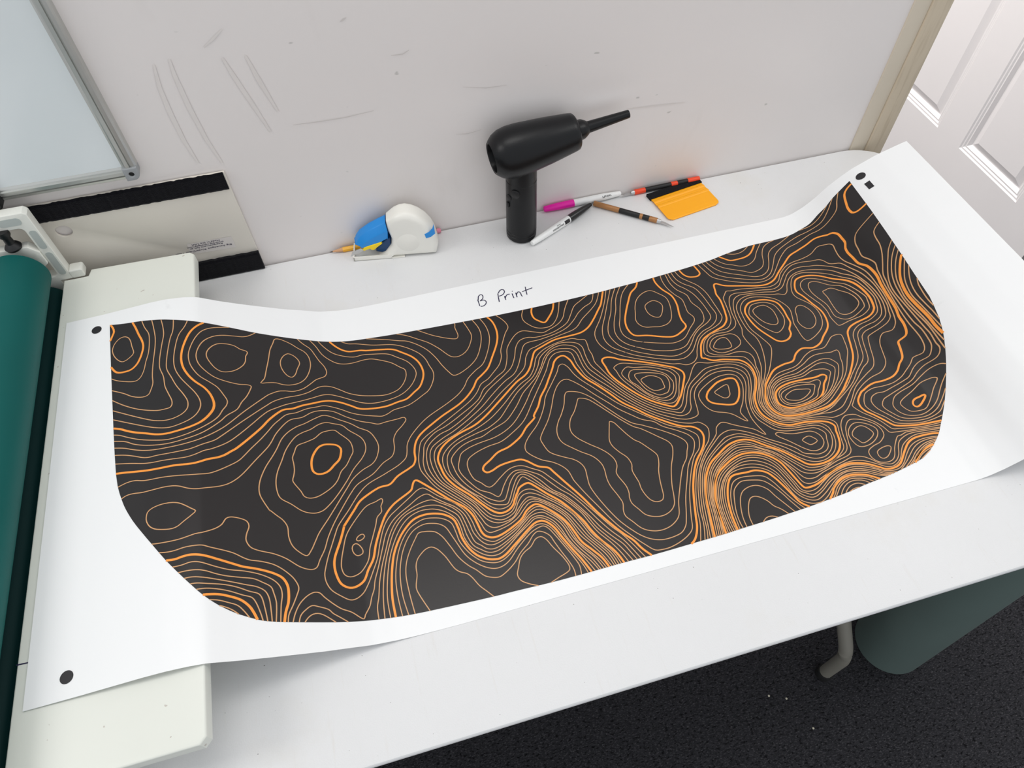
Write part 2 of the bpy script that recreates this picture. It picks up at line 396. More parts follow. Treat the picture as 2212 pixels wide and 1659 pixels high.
TOP = parse('A 95,180 A 260,163 480,130 590,120 700,113 850,115 1020,125 1220,150 1525,207 1830,270 2212,330 D 340,345 600,372 800,378 1000,365 1180,340 1530,285 1780,240 2212,160 G 950,450 1380,360 1810,262 2212,165 J 770,328 975,275 1170,220 1480,130 1700,62 1880,0 N 500,485 740,402 820,380 900,362 1080,320 1250,268 X 1000,1355 1100,1290 1200,1180 1290,1090 1360,1000 1440,915 1575,780')
REST = parse('X 1600,815 1775,1045 1930,1270 2085,1490 Q 1100,145 1305,435 1455,660 1570,835 1710,1045 1800,1160 1880,1290 1960,1455 2050,1659 R 1980,340 2045,580 2075,800 2090,1000 2092,1240 2085,1450 2070,1655 S 1890,410 1865,530 1830,700 1790,800 1750,880 1680,990 1600,1080 1500,1150 1360,1220 1180,1310 900,1430 650,1530 P 1980,1110 1720,1210 1490,1295 1230,1382 945,1475 735,1540 485,1620 M 1500,1380 930,1545 I 1705,1300 1315,1410 1125,1462 840,1537 350,1655 F 2212,1302 1380,1490 1130,1540 970,1566 770,1593 590,1612 400,1622 250,1627 C 1620,1460 1420,1455 1300,1447 1200,1430 1080,1397 960,1360 740,1260 540,1130 395,1005 250,870 100,720 B 590,1350 480,1220 370,1080 280,930 235,820 195,690 175,580 165,460 150,210 A 135,1310 115,820 100,370')
OUT = np.concatenate([smooth_line(TOP, False, 6), smooth_line(np.vstack([TOP[-1:], REST, TOP[:1]]), False, 6)[1:-1]])
OW = np.array([onsheet(p) for p in OUT])           # outline on the sheet
# dark panel: vertical strips between the front and the back outline
pxs = np.linspace(OW[:, 0].min()+2e-5, OW[:, 0].max()-2e-5, 420)
V, Fc = [], []
nx = len(OW)
for i, x in enumerate(pxs):
    a = OW; b = np.roll(OW, -1, axis=0)
    k = np.where((a[:, 0]-x)*(b[:, 0]-x) <= 0)[0]
    yy = [a[j, 1]+(b[j, 1]-a[j, 1])*((x-a[j, 0])/(b[j, 0]-a[j, 0]) if b[j, 0] != a[j, 0] else 0) for j in k]
    V += [(x, min(yy), zs(x)+.00018), (x, max(yy), zs(x)+.00018)]
    if i: Fc.append((2*i-2, 2*i, 2*i+1, 2*i-1))
pp = vmesh('printed_panel', V, Fc, m_print, sh, True, 'charcoal printed panel with rounded front corners')

def inside(p):
    a = OUT; b = np.roll(OUT, -1, axis=0)
    c = ((a[:, 1] > p[1]) != (b[:, 1] > p[1]))
    xi = (b[:, 0]-a[:, 0])*(p[1]-a[:, 1])/np.where(b[:, 1]-a[:, 1] == 0, 1e-9, b[:, 1]-a[:, 1])+a[:, 0]
    return bool((c & (p[0] < xi)).sum() % 2)
class Ribbons:
    def __init__(s): s.V, s.F = [], []
    def add(s, pix, wid, off, closed=False, clip=True):
        runs, cur = [], []
        if clip:
            prev = None; pin = False
            for p in pix:
                q = inside(p)
                if prev is not None and q != pin:
                    a, b = (prev, p)
                    for _ in range(12):
                        mid = (a+b)/2
                        if inside(mid) == pin: a = mid
                        else: b = mid
                    cur.append((a+b)/2)
                    if pin: runs.append(cur); cur = []
                if q: cur.append(p)
                prev, pin = p, q
            if cur: runs.append(cur)
            closed = closed and len(runs) == 1 and len(runs[0]) == len(pix)
        else: runs = [list(pix)]
        for r in runs:
            if len(r) < 2: continue
            P = np.array([onsheet(p, off) for p in r])
            if closed: T = np.roll(P, -1, axis=0)-np.roll(P, 1, axis=0)
            else:
                T = np.gradient(P, axis=0)
            T = T/np.maximum(np.linalg.norm(T[:, :2], axis=1, keepdims=True), 1e-9)
            L = P.copy(); R_ = P.copy()
            L[:, 0] -= T[:, 1]*wid/2; L[:, 1] += T[:, 0]*wid/2; R_[:, 0] += T[:, 1]*wid/2; R_[:, 1] -= T[:, 0]*wid/2
            L[:, 2] = zs(L[:, 0])+off; R_[:, 2] = zs(R_[:, 0])+off
            k = len(s.V)
            for l, rr in zip(L, R_): s.V += [tuple(rr), tuple(l)]
            m_ = len(P)
            for i in range(m_ if closed else m_-1):
                j = (i+1) % m_; s.F.append((k+2*i, k+2*j, k+2*j+1, k+2*i+1))
LINES = '''
* A 95,175 130,210 145,260 130,300 100,370
o A 280,318 320,332 345,375 358,430 380,510 340,560 280,605 240,617 190,595 145,545 127,490 140,430 185,365 230,330
* A 365,148 400,205 440,290 480,365 495,430 480,510 450,590 415,650 350,710 270,738 200,747 160,735 110,675
- A 480,130 510,205 555,270 567,320 558,500 525,620 505,710 470,790 420,840 370,853 270,852 180,842 115,820
- A 595,120 615,195 638,330 636,430 610,660 604,790 610,870 590,940 560,1005 510,1033 430,1040 350,1028 270,998 120,963
- A 705,115 725,180 738,290 720,390 690,590 692,690 735,790 755,910 800,1005 835,1075 838,1125 815,1160 745,1182 670,1197 460,1187 270,1140 125,1078
- A 852,115 848,240 815,340 775,580 775,700 830,800 890,900 980,1010 1025,1085 1025,1160 980,1220 880,1280 770,1313 650,1320 520,1300 130,1202
- A 1020,125 990,190 920,290 880,420 858,600 875,700 935,800 1120,990 1170,1070 1180,1140 1145,1220 1070,1290 940,1355 800,1400 670,1405 550,1392 135,1310
* A 1220,150 1130,190 1050,265 990,380 955,490 948,590 970,680 1020,760 1100,840 1230,930 1300,1010 1340,1110 1335,1170 1290,1240 1200,1320 1080,1380 900,1440 760,1475 650,1483 510,1470 380,1458 290,1440 215,1420 140,1415
- A 1525,207 1430,205 1290,215 1190,250 1120,320 1060,430 1033,530 1045,620 1080,690 1160,780 1290,860 1380,920 1450,1005 1500,1085 1490,1135 1445,1190 1400,1260 1330,1320 1150,1420 950,1500 780,1545 620,1553 450,1545 310,1520 205,1495 145,1495
- A 1830,270 1770,300 1690,318 1570,308 1430,300 1320,315 1210,370 1150,450 1125,540 1145,620 1200,690 1330,790 1470,845 1640,885 1750,893 1785,910 1775,945 1730,1030 1670,1100 1620,1180 1490,1260 1410,1330 1200,1460 950,1550 770,1595 600,1613 470,1612 370,1598 300,1575 220,1567 145,1570
o A 1380,402 1480,402 1580,425 1660,470 1720,487 1740,510 1718,550 1715,610 1690,655 1610,710 1520,735 1430,732 1360,695 1290,620 1250,550 1252,500 1300,440
o A 1897,870 1940,820 1965,710 1990,590 2010,470 2045,390 2060,350 2100,343 D 250,395 350,455 430,500 480,560 502,650 485,740 440,820 370,870 270,893 180,890 90,868 30,865 A 1960,868
o D 230,520 290,540 350,590 372,635 345,700 320,770 285,800 240,790 185,740 145,660 145,600 180,545
- D 345,345 400,395 500,465 550,530 600,600 670,680 695,740 680,785 640,805 570,830 490,890 410,940 300,970 200,965 120,968 50,990 A 1991,1010 1900,1070 1700,1210 1450,1400 1200,1525 1000,1590 780,1640 B 600,232 480,237 370,228 270,212 150,212
- D 490,362 560,430 640,530 740,600 830,637 920,643 1010,630 1150,592 1230,583 1340,598 1470,630 1570,680 1630,710 1645,770 1620,860 1560,940 1470,990 1380,1015 1200,1023 1080,1017 950,990 850,950 760,918 670,908 600,920 480,980 380,1013 180,1050 60,1090 A 1950,1150 1690,1320 1430,1500 1350,1550 1200,1600 1050,1655 B 950,240 800,270 650,298 560,320 490,323 400,308 280,295 155,298
- D 595,375 660,440 760,510 870,545 1020,560 1120,535 1220,527 1430,525 1530,560 1660,615 1740,690 1765,750 1740,840 1680,930 1590,1005 1470,1060 1300,1105 1200,1113 1090,1100 950,1060 820,1025 720,1008 640,1015 520,1050 370,1090 200,1130 100,1165 A 1991,1205 1900,1270 1800,1355 1620,1500 1500,1580 1310,1655 B 1220,238 1120,280 1010,315 850,338 720,358 600,382 500,393 350,393 160,402
* D 730,378 810,440 890,480 960,495 1040,487 1110,480 1160,483 1300,473 1490,470 1580,500 1720,560 1800,630 1845,720 1850,790 1810,910 1740,980 1650,1060 1550,1095 1400,1150 1170,1180 1080,1175 980,1140 850,1100 730,1083 640,1090 520,1115 400,1140 290,1175 180,1190 100,1235 A 1991,1315 1920,1390 1820,1480 1600,1655 B 1540,250 1470,290 1390,318 1270,340 1100,388 850,418 690,450 550,475 400,492 260,505 170,518
- D 880,378 940,400 1040,402 1240,417 1480,412 1590,430 1720,475 1820,530 1880,590 1920,660 1965,730 1975,790 1950,890 1910,960 1850,1010 1680,1130 1490,1195 1430,1235 1360,1265 1290,1265 1100,1250 990,1228 850,1180 730,1150 660,1140 580,1155 450,1180 330,1225 210,1250 130,1310 60,1370 A 1991,1440 1900,1540 1780,1655 B 1700,300 1640,355 1550,405 1300,505 1150,520 870,540 720,558 500,598 400,598 310,620 190,680
- B 235,820 290,780 370,755 480,740 600,710 740,675 850,660 920,663 1030,688 1120,695 1240,683 1400,665 1510,635 1600,585 1680,520 1830,360 1991,188 E 40,570 90,480 250,320 400,285 520,225 620,205 770,215 930,280 1090,330 1220,350 1310,365 1400,340 1540,305 1620,285 1642,310 1600,380 1530,460 1497,540 1505,660 1480,745 1370,830 1250,960 1060,1090 980,1200 870,1390 780,1560 C 2040,450 2000,590 1940,720 1910,800 1870,827 1800,827 1700,795 1540,700 1400,645 1190,597 1110,560 1060,480 1065,410 1095,310 1070,255 990,220 870,203 820,220 770,290 700,335 540,385 460,400 250,470 0,520 B 590,1357
- G 750,490 820,570 865,680 870,760 840,910 790,1030 700,1110 610,1210 570,1300 500,1390 380,1490 145,1655 E 1840,340 1760,430 1690,530 1658,610 1655,700 1645,760 1580,835 1400,955 1180,1090 1080,1200 960,1390 830,1590 F 250,560 200,720 165,830 130,980 120,1060 140,1150 200,1240 310,1310 430,1360 500,1345 580,1280 640,1170 700,1010 750,860 780,680 830,480 890,370 1000,260 1150,120 1230,45 1290,22 1350,45 1480,120 1600,170 1700,222 1800,300 1880,420 1930,530 I 0,1000 70,1035 150,1048 220,1020 400,890 500,790 560,700 640,640 690,630 760,655 900,740 1000,820 1070,920 1160,1050 1290,1160 1420,1270 1495,1360
* G 835,472 890,510 940,590 965,690 955,790 905,940 850,1080 780,1160 720,1220 680,1310 610,1410 520,1500 300,1655 H 180,645 80,730 20,800 E 1755,600 1745,700 1755,790 1735,850 1680,895 1540,990 1450,1085 1330,1120 1200,1200 1090,1290 1020,1400 900,1590 F 350,480 310,640 240,860 235,950 260,1060 320,1170 420,1215 500,1200 590,1130 640,1000 700,870 730,700 790,490 850,340 940,220 1140,60 E 1712,1140 1725,1080 1745,1042 1775,1038 1820,1060 F 1480,80 1620,165 1800,260 1890,350 1950,460 I 0,930 40,975 100,998 170,995 260,955 380,870 480,780 540,680 600,625 650,602 700,612 850,690 970,770 1050,850 1110,930 1200,1050 1330,1150 1450,1250 1525,1350
- C 1625,1455 1650,1350 1710,1230 1800,1140 1880,1102 1940,1110 F 120,1330 310,1460 440,1505 590,1585 605,1540 660,1430 680,1330 710,1230 720,1130 760,970 810,740 850,570 920,430 1000,340 1130,230 1250,130 1340,95 1430,140 1560,200 1680,250 1780,330 1850,450 1900,560 I 0,1045 60,1080 120,1090 200,1065 400,920 510,800 580,720 650,670 720,665 800,700 930,780 1010,870 1090,990 1200,1110 1370,1250 1465,1370
- F 770,1593 750,1450 765,1330 775,1150 805,950 850,760 890,600 950,460 1020,370 1130,280 1280,195 1400,165 1500,200 1640,255 1740,330 1800,440 1850,550 1920,670 I 0,1095 60,1130 130,1138 210,1110 400,960 520,820 590,745 660,710 740,700 800,730 900,790 980,870 1070,1010 1180,1130 1340,1270 1430,1380
- F 840,1585 820,1350 825,1100 850,900 890,720 940,560 1010,430 1090,345 1200,280 1330,235 1480,232 1600,282 1710,350 1770,460 1820,590 1900,710 I 0,1145 60,1172 120,1178 210,1150 420,970 540,840 610,765 690,740 760,750 860,800 950,890 1040,1020 1170,1160 1310,1280 1405,1385
- F 910,1577 870,1350 870,1100 890,900 920,760 980,590 1050,460 1130,370 1250,300 1350,278 1430,275 1570,310 1690,390 1740,480 1790,620 1870,730 I 0,1190 70,1213 140,1218 220,1195 300,1130 450,960 570,840 640,775 710,765 780,785 870,840 960,940 1080,1090 1220,1230 1360,1395
* F 970,1562 930,1350 920,1150 925,980 950,800 1010,630 1080,510 1180,400 1300,345 1440,328 1560,345 1660,400 1710,490 1760,620 1850,750 1940,825 I 0,1235 80,1258 150,1262 220,1250 290,1205 400,1085 600,860 650,820 720,800 780,815 870,880 960,990 1080,1130 1200,1260 1315,1405
- F 1050,1552 990,1300 968,1100 980,900 1010,750 1060,620 1130,510 1200,450 1300,395 1420,380 1530,390 1630,440 1690,560 1730,660 1850,800 1940,865 I 0,1278 80,1298 180,1300 250,1275 340,1200 430,1080 520,980 590,900 660,850 730,838 800,860 880,930 960,1030 1100,1190 1220,1330 1275,1420
- F 1125,1540 1050,1300 1020,1050 1030,890 1060,750 1120,610 1180,530 1260,475 1330,450 1400,445 1480,452 1560,490 1650,610 1800,820 1900,900 I 0,1335 80,1362 170,1370 260,1340 340,1270 420,1150 530,1010 620,920 740,863 800,890 870,960 1000,1110 1100,1230 1170,1330 1190,1400 1195,1440
- F 1200,1525 1130,1270 1090,1060 1095,920 1130,790 1200,630 1240,560 1300,545 1370,540 1440,548 1520,600 1620,720 1720,850 1840,950 1930,1000 I 20,1445 60,1465 150,1478 220,1470 290,1420 400,1300 470,1180 560,1070 620,970 670,928 740,935 820,980 870,1050 950,1160 1050,1290 1110,1390 1125,1460
- F 1380,1490 1220,1240 1212,1190 1222,1060 1210,960 1225,880 1270,810 1330,750 1390,728 1450,745 1550,830 1680,990 1740,1025 1820,1045 1880,1090 1970,1190 2050,1250 2140,1318
- I 690,1575 560,1550 470,1510 432,1450 445,1350 465,1250 510,1180 590,1110 650,1015 710,990 770,1020 850,1110 980,1240 1050,1340 1055,1385 1020,1420 930,1475 840,1535
o F 575,575 595,600 570,635 520,655 497,640 515,605 545,582
o F 490,688 525,700 575,765 572,805 515,832 470,805 447,745 460,705
o F 800,150 812,180 790,240 800,300 745,375 730,460 690,620 660,740 645,870 610,950 540,1040 430,1085 360,1060 322,980 320,890 345,730 370,610 410,520 590,265 640,225 720,190
o B 530,1060 545,980 590,935 700,885 830,860 920,865 1000,895 1060,925 1120,958 1080,1000 980,1080 900,1145 830,1172 720,1182 630,1175 570,1145 540,1100
o E 340,628 450,580 550,535 630,470 700,448 790,440 850,480 970,570 1000,630 1010,695 980,760 930,860 870,930 830,1030 780,1100 680,1180 580,1235 490,1250 430,1230 390,1170 290,1040 300,990 310,920 300,830 287,770 310,700
*o E 590,650 650,615 740,608 820,620 865,660 865,720 845,790 790,850 720,925 650,958 580,960 535,930 515,860 525,760
o E 700,347 770,360 880,382 960,440 1110,530 1155,600 1160,680 1120,770 1020,900 940,1040 820,1220 720,1340 650,1400 570,1428 480,1425 400,1400 270,1320 140,1245 100,1150 90,1040 110,930 160,800 200,690 260,590 330,510 410,465 500,430 580,380 640,355
o E 650,262 720,270 850,315 980,360 1080,410 1200,455 1270,530 1315,630 1290,770 1240,840 1130,910 1010,1020 940,1130 800,1360 720,1490 C 1930,400 1890,490 1840,600 1790,665 1680,610 1610,540 1570,440 1555,320 1500,240 1420,180 1340,120 B 2010,960 1940,860 1890,770 1878,700 1890,600 1950,450 2050,290 E 100,660 160,540 230,465 330,400 430,360 550,300
- C 20,630 120,622 200,605 340,560 530,538 620,560 900,630 1030,690 1100,715 1250,735 1400,775 1530,850 1640,950 1690,1050 1670,1130 1620,1260 1570,1380 1568,1457
* C 105,720 200,710 300,675 380,655 460,650 560,662 700,700 900,760 1020,795 1200,825 1400,880 1500,935 1555,1020 1570,1120 1565,1230 1535,1340 1522,1455
- C 185,800 280,780 390,742 460,735 530,745 700,795 850,830 1050,850 1250,895 1400,965 1470,1040 1492,1130 1480,1250 1475,1453
- C 250,870 350,845 480,832 580,845 700,880 820,905 1000,925 1150,940 1250,980 1360,1040 1390,1110 1420,1210 1425,1300 1420,1450
- C 320,940 400,920 540,922 700,945 900,980 1050,1010 1200,1040 1290,1090 1335,1170 1360,1320 1372,1450
- C 395,1005 450,993 600,997 800,1010 950,1040 1100,1090 1210,1120 1245,1160 1290,1310 1318,1445
- C 465,1070 560,1055 700,1060 850,1085 1020,1135 1130,1165 1170,1210 1230,1340 1262,1440
* C 540,1133 630,1125 740,1127 880,1155 1000,1195 1100,1270 1150,1340 1195,1428
- C 630,1192 720,1195 850,1225 960,1260 1030,1320 1098,1402
- C 740,1262 800,1275 900,1315 965,1362
- C 1700,1458 1715,1380 1770,1315 1850,1262 1930,1275 2050,1310 F 220,1520 310,1570 400,1622
- C 1770,1458 1800,1410 1860,1365 1920,1355 1980,1370 2135,1462
- D 1780,240 1960,300 2100,330 G 330,717 480,725 495,690 455,590 458,560 450,548
- D 1530,287 1640,302 1780,345 G 140,775 260,840 420,942 510,935 590,880 635,800 655,690 620,620 555,528
- D 1180,343 1400,352 1560,365 1650,370 G 0,795 130,865 230,955 300,1040 380,1120 440,1165 500,1150 640,1050 720,950 765,800 770,690 740,600 660,507
- G 945,452 1010,490 1070,545 1092,590 1060,660 1030,760 1005,870 1012,940 990,1030 910,1140 850,1210 770,1270 720,1370 650,1460 420,1655 H 250,680 110,790 50,860 30,970 25,1080 50,1190 130,1290 F 1440,5 1600,110 1780,215 1880,290 1950,395 I 0,840 50,915 100,942 170,925 330,850 440,760 510,660 570,590 640,567 720,585 850,645 1000,745 1090,850 1180,970 1310,1080 1460,1220 1555,1340
- G 1275,385 1255,450 1275,510 1340,560 1430,597 1530,597 1610,570 1665,500 1690,420 1700,290
* G 1380,362 1370,410 1400,480 1460,515 1530,533 1580,470 1625,380 1630,310
- G 1810,262 1770,370 1745,480 1690,550 1580,620 1510,655 1410,648 1260,635 1190,670 1120,760 1080,850 1080,960 1050,1100 960,1180 880,1260 800,1330 740,1450 505,1655 H 350,665 210,750 95,890 85,1000 80,1100 110,1210 200,1320 F 1500,10 1640,100 1820,210 1920,300 I 0,770 60,845 130,880 200,875 350,800 430,720 500,610 560,555 620,540 720,565 880,640 1020,735 1120,850 1240,985 1360,1085 1500,1210 1585,1330
- G 2035,210 1960,270 1880,340 1840,440 1800,530 1700,610 1580,670 1410,712 1330,712 1230,750 1185,830 1170,950 1130,1070 1060,1150 850,1350 750,1490 590,1655 H 400,700 270,770 150,890 120,980 125,1090 160,1200 260,1330 F 1700,100 1870,210 1940,270 I 0,720 80,790 180,825 270,815 380,760 440,660 500,570 560,518 650,525 800,580 940,650 1060,740 1170,860 1280,985 1400,1085 1530,1200 1610,1325
- G 2100,190 2090,280 2000,350 1930,420 1880,500 1800,590 1680,660 1480,735 1290,795 1250,900 1220,1030 1170,1140 1050,1240 900,1400 790,1530 660,1655 H 450,720 300,820 180,930 160,1020 175,1110 215,1210 300,1330 F 1750,100 1900,200 I 0,680 100,760 240,790 320,760 400,690 440,580 490,500 560,470 650,480 800,545 950,620 1090,720 1200,840 1310,975 1440,1085 1560,1195 1640,1318
- G 2170,180 2145,290 2090,370 1980,490 1900,600 1700,690 1560,750 1430,820 1350,860 1305,950 1290,1060 1210,1170 1000,1380 850,1550 735,1655 H 500,740 330,850 230,940 210,1030 225,1110 265,1210 340,1320 F 1800,110 1940,205 I 40,670 120,730 220,748 310,725 370,680 410,600 440,500 500,440 570,422 640,435 800,520 950,595 1100,705 1220,830 1330,960 1460,1070 1580,1180 1670,1310
* J 565,385 555,450 540,540 G 2170,380 2110,500 2050,590 1970,650 1800,700 1650,740 1500,820 1410,880 1385,950 1350,1080 1300,1160 1200,1240 1000,1460 820,1655 H 700,650 500,760 360,860 285,950 255,1060 290,1160 340,1260 450,1370 F 1860,110 I 0,595 100,665 190,705 260,705 330,670 380,610 400,540 435,450 450,410 510,365 560,348 620,375 780,475 950,570 1100,690 1230,810 1310,910 1430,1030 1560,1130 1640,1210 1705,1300
- I 1755,1285 1680,1190 1550,1060 1400,940 1300,830 1200,710 1080,610 950,520 820,455 700,385 560,305 490,275 450,320 400,440 370,550 340,610 260,655 180,658 100,625 0,560 H 720,1510 540,1390 390,1260 330,1160 310,1070 320,1010 380,920 500,820 650,735 800,640 G 910,1655 1050,1500 1150,1370 1240,1270 1350,1180 1400,1080 1430,950 1500,870 1620,800 1770,745 1860,725 1940,738 2010,740 J 378,1010 400,1080 440,1145 458,1205 K 475,20 530,75 640,185 800,310 1000,438 1200,525 1350,565 1450,577 1500,540 1520,480 1550,310 1595,220 1640,80 1680,25 O 60,790 160,797 290,782 420,782 540,795 640,840 690,900 720,1000 715,1100 700,1220 730,1340 800,1430 920,1510 1050,1550 1170,1557 1290,1535 1450,1512 1520,1518 1610,1570 1640,1620 P 1770,430 1800,540 1780,640 1700,720 1600,755 1500,752 1380,715 1180,620 950,530 780,475 650,460 560,475 470,530 370,630 290,740 245,850 228,1000 240,1200 280,1400 330,1640
- I 1810,1270 1740,1190 1640,1090 1500,980 1370,870 1250,730 1100,600 960,500 850,455 760,400 650,320 540,255 475,245 430,280 380,400 340,540 310,600 250,610 120,597 0,520 H 700,1480 520,1360 400,1220 365,1060 385,985 450,905 560,830 700,760 850,690 980,590 G 1015,1655 1120,1490 1210,1360 1300,1270 1390,1180 1450,1050 1470,960 1550,870 1680,790 1800,770 1920,784 1980,829 2010,909 K 390,0 435,62 520,130 640,225 800,348 1000,470 1200,553 1400,602 1510,612 1545,560 1565,500 1570,420 1600,290 1700,170 1780,95 1880,60 O 400,808 520,825 610,870 660,950 680,1080 675,1220 700,1340 780,1440 900,1520 1020,1570 1150,1578 1280,1560 1430,1540 1510,1550 1580,1590 P 1740,430 1760,520 1740,620 1680,690 1600,715 1520,715 1400,680 1200,590 1000,520 800,455 640,425 560,440 480,470 420,530 330,640 260,740 220,850 205,1000 215,1200 250,1400 290,1600 300,1655
- I 1860,1258 1790,1180 1700,1080 1560,980 1430,880 1300,750 1120,590 980,490 850,430 680,300 560,235 480,218 410,240 350,330 310,470 280,550 220,568 100,540 0,490 H 590,1360 490,1250 440,1150 415,1065 480,960 560,890 700,820 780,793 900,710 1060,610 G 1115,1655 1200,1520 1270,1380 1360,1270 1430,1180 1490,1050 1520,960 1600,860 1690,815 1760,802 1899,827 1949,889 1989,979 K 395,85 480,150 640,262 800,378 1000,498 1200,585 1400,635 1510,652 1590,620 1620,560 1610,470 1625,330 1720,220 1820,130 1950,85 O 400,847 500,862 580,900 630,960 650,1060 655,1240 680,1350 750,1460 850,1530 960,1590 1080,1608 1200,1600 1340,1580 1430,1570 1500,1590 1570,1640 P 1690,480 1710,570 1690,620 1610,665 1520,665 1420,655 1330,600 1200,550 1000,490 850,435 700,395 560,378 490,395 420,440 350,530 270,650 210,780 185,900 180,1050 190,1200 220,1400 260,1560 270,1655
- I 1905,1245 1800,1130 1700,1030 1550,920 1400,790 1200,600 1060,490 950,430 820,340 700,255 600,220 500,195 400,205 330,265 265,390 235,480 205,513 110,470 0,440 H 740,1420 650,1350 530,1230 500,1160 510,1080 530,1000 600,940 720,880 930,800 1050,730 1150,640 G 1215,1655 1300,1500 1370,1340 1430,1230 1490,1100 1530,1000 1570,920 1650,860 1770,845 1849,852 1909,899 1955,990 K 335,70 410,155 640,305 800,412 1000,528 1200,617 1400,674 1490,690 1580,692 1670,665 1705,635 1695,570 1670,480 1658,400 O 20,1095 100,1000 210,925 320,893 420,887 500,905 560,940 600,1000 615,1060 615,1270 640,1360 680,1450 750,1540 830,1620 855,1650 820,1640 720,1590 560,1555 450,1530 370,1508 320,1508 280,1540 260,1580 262,1640 P 340,490 260,620 200,750 170,870 155,1000 160,1150 185,1350 225,1520 235,1655
- I 1960,1233 1900,1170 1800,1070 1680,960 1550,865 1350,690 1200,560 1050,440 940,365 820,280 720,212 600,175 500,145 420,148 330,185 230,280 150,370 100,400 50,385 0,350 H 690,1300 630,1210 605,1120 620,1060 700,990 850,910 1010,850 1150,740 1260,630 G 1310,1655 1380,1490 1450,1330 1500,1220 1550,1100 1590,970 1650,905 1780,878 1840,895 1868,930 1909,1020 K 300,95 360,170 480,252 640,350 800,453 1000,558 1200,648 1400,714 1520,737 1640,740 1700,728 1780,760 1825,805 1830,940 1780,1040 P 180,730 140,850 130,1000 130,1150 150,1350 180,1500 185,1655
* M 1385,1418 1430,1380 1460,1310 1470,1200 1455,1080 1435,900 1425,760 1425,676 K 1660,1300 1690,1180 1740,1080 1768,1000 1768,890 1730,830 1640,785 1520,778 1420,755 1300,715 1100,640 950,565 800,495 650,390 500,290 J 350,1415 G 1900,1080 1830,980 1750,930 1690,950 1645,1000 1620,1090 1580,1200 1540,1310 1480,1430 1455,1530 1400,1655 H 1410,560 1310,680 1250,780 1170,860 1090,920 970,980 880,1070 800,1150 795,1190 840,1220 900,1200 990,1140 1180,1075 1250,1065 1310,1080 1450,1145 1580,1165 I 860,215 990,330 1200,515 1400,710 1600,880 1700,955 1820,1035 1920,1130 2035,1210
o G 1740,1030 1700,1050 1680,1120 1620,1250 1540,1420 1520,1540 1485,1655 H 1440,650 1330,810 1295,900 1305,960 1350,1000 1500,1070 1620,1095 1730,1140 1810,1200 1870,1300 I 1110,325 1250,480 1400,630 1550,780 1650,870 1800,980 1950,1080 2080,1150 M 1060,1475 1150,1450 1270,1385 1370,1300 1412,1230 1400,1080 1383,850 1385,700 1410,480 1440,360 1495,265 1480,120 1400,65 1290,25 K 1350,765 1200,705 1000,620 900,575 750,505 620,425 450,315 300,220 G 1880,1150 1800,1060
o G 1790,1212 1730,1230 1680,1290 1640,1390 1610,1550 1585,1655 H 1560,620 1500,750 1480,820 1510,880 1580,970 1640,1000 1780,1040 1880,1065 1960,1110 2010,1170 2040,1280 2065,1370 I 1350,470 1500,650 1650,800 1800,910 1900,970 2000,1010 2100,1027 M 1080,1355 1200,1320 1290,1270 1335,1190 1342,1090 1335,850 1350,650 1365,480 1390,400 1425,320 1435,180 1380,115 1250,60 1050,0 K 1180,725 1030,695 900,640 750,570 620,490 470,400 300,290 180,230
o G 1950,1370 1850,1358 1790,1365 1770,1400 1760,1520 1720,1655 H 1700,590 1675,700 1690,790 1740,860 1870,930 1970,975 2090,1020 K 500,1175 560,1240 590,1310 610,1390 650,1480 I 1640,510 1690,590 1697,680 1720,740 M 700,1140 810,1220 910,1250 1030,1248 1150,1200 1230,1120 1255,1060 1250,900 1260,780 1280,600 1300,490 1345,380 1350,300 1358,230 1330,180 1250,130 1050,55 850,0 K 1040,765 920,740 800,680 600,550 420,430
o K 380,455 300,443 270,448 255,500 225,600 180,690 170,780 190,850 250,910 400,990 540,1050 640,1110 710,1180 735,1250 725,1320 740,1360 850,1500 880,1580 M 662,850 690,920 770,990 860,1060 980,1083 1080,1065 1160,1010 1198,940 1195,850 1170,700 1163,480 1180,350 1172,240 1130,190 1000,125 790,30 K 940,785 850,740 700,650 450,490
o K 645,722 690,730 760,790 860,880 950,945 1000,965 1100,1030 1190,1095 1220,1130 1235,1230 1232,1300 1250,1430 1290,1600 M 1068,840 1060,880 1000,905 930,890 860,830 800,740 780,680 695,530 690,460 640,380 540,310 460,240 425,180 420,80 K 643,760
- J 600,378 590,480 560,620 530,720 470,870 475,930 520,1010 620,1090 750,1140 850,1165 1050,1200 1250,1228 1400,1250 1480,1247 1570,1260 1650,1230 1690,1170 1690,1100 1700,1020 1730,940 1800,870 1900,810 1970,750 1990,690 1960,630 1900,540 1800,400 1700,315 1570,255 1490,215 1430,150
- J 650,370 620,520 590,680 560,830 580,950 660,1040 800,1100 950,1145 1100,1170 1250,1190 1400,1200 1480,1195 1560,1170 1640,1090 1670,1010 1700,930 1760,860 1860,800 1915,730 1920,660 1850,560 1750,430 1660,345 1520,290 1440,240 1385,165
- J 710,350 670,480 660,640 630,780 635,890 690,970 780,1040 950,1100 1100,1130 1250,1150 1420,1155 1500,1130 1580,1080 1630,990 1660,910 1720,830 1820,750 1855,690 1800,590 1730,500 1640,410 1548,352 1460,310 1390,250 1345,178
- J 770,330 720,470 720,600 700,760 710,870 760,950 850,1010 1000,1055 1200,1090 1450,1080 1560,1030 1620,930 1690,830 1770,740 1770,680 1730,600 1620,510 1570,430 1440,360 1360,280 1325,215 1310,188
- J 870,305 800,400 775,520 770,700 765,790 800,890 880,950 980,980 1130,995 1350,1003 1430,995 1540,940 1610,820 1660,730 1650,690 1580,630 1550,560 1510,480 1420,420 1320,330 1260,230 1255,200
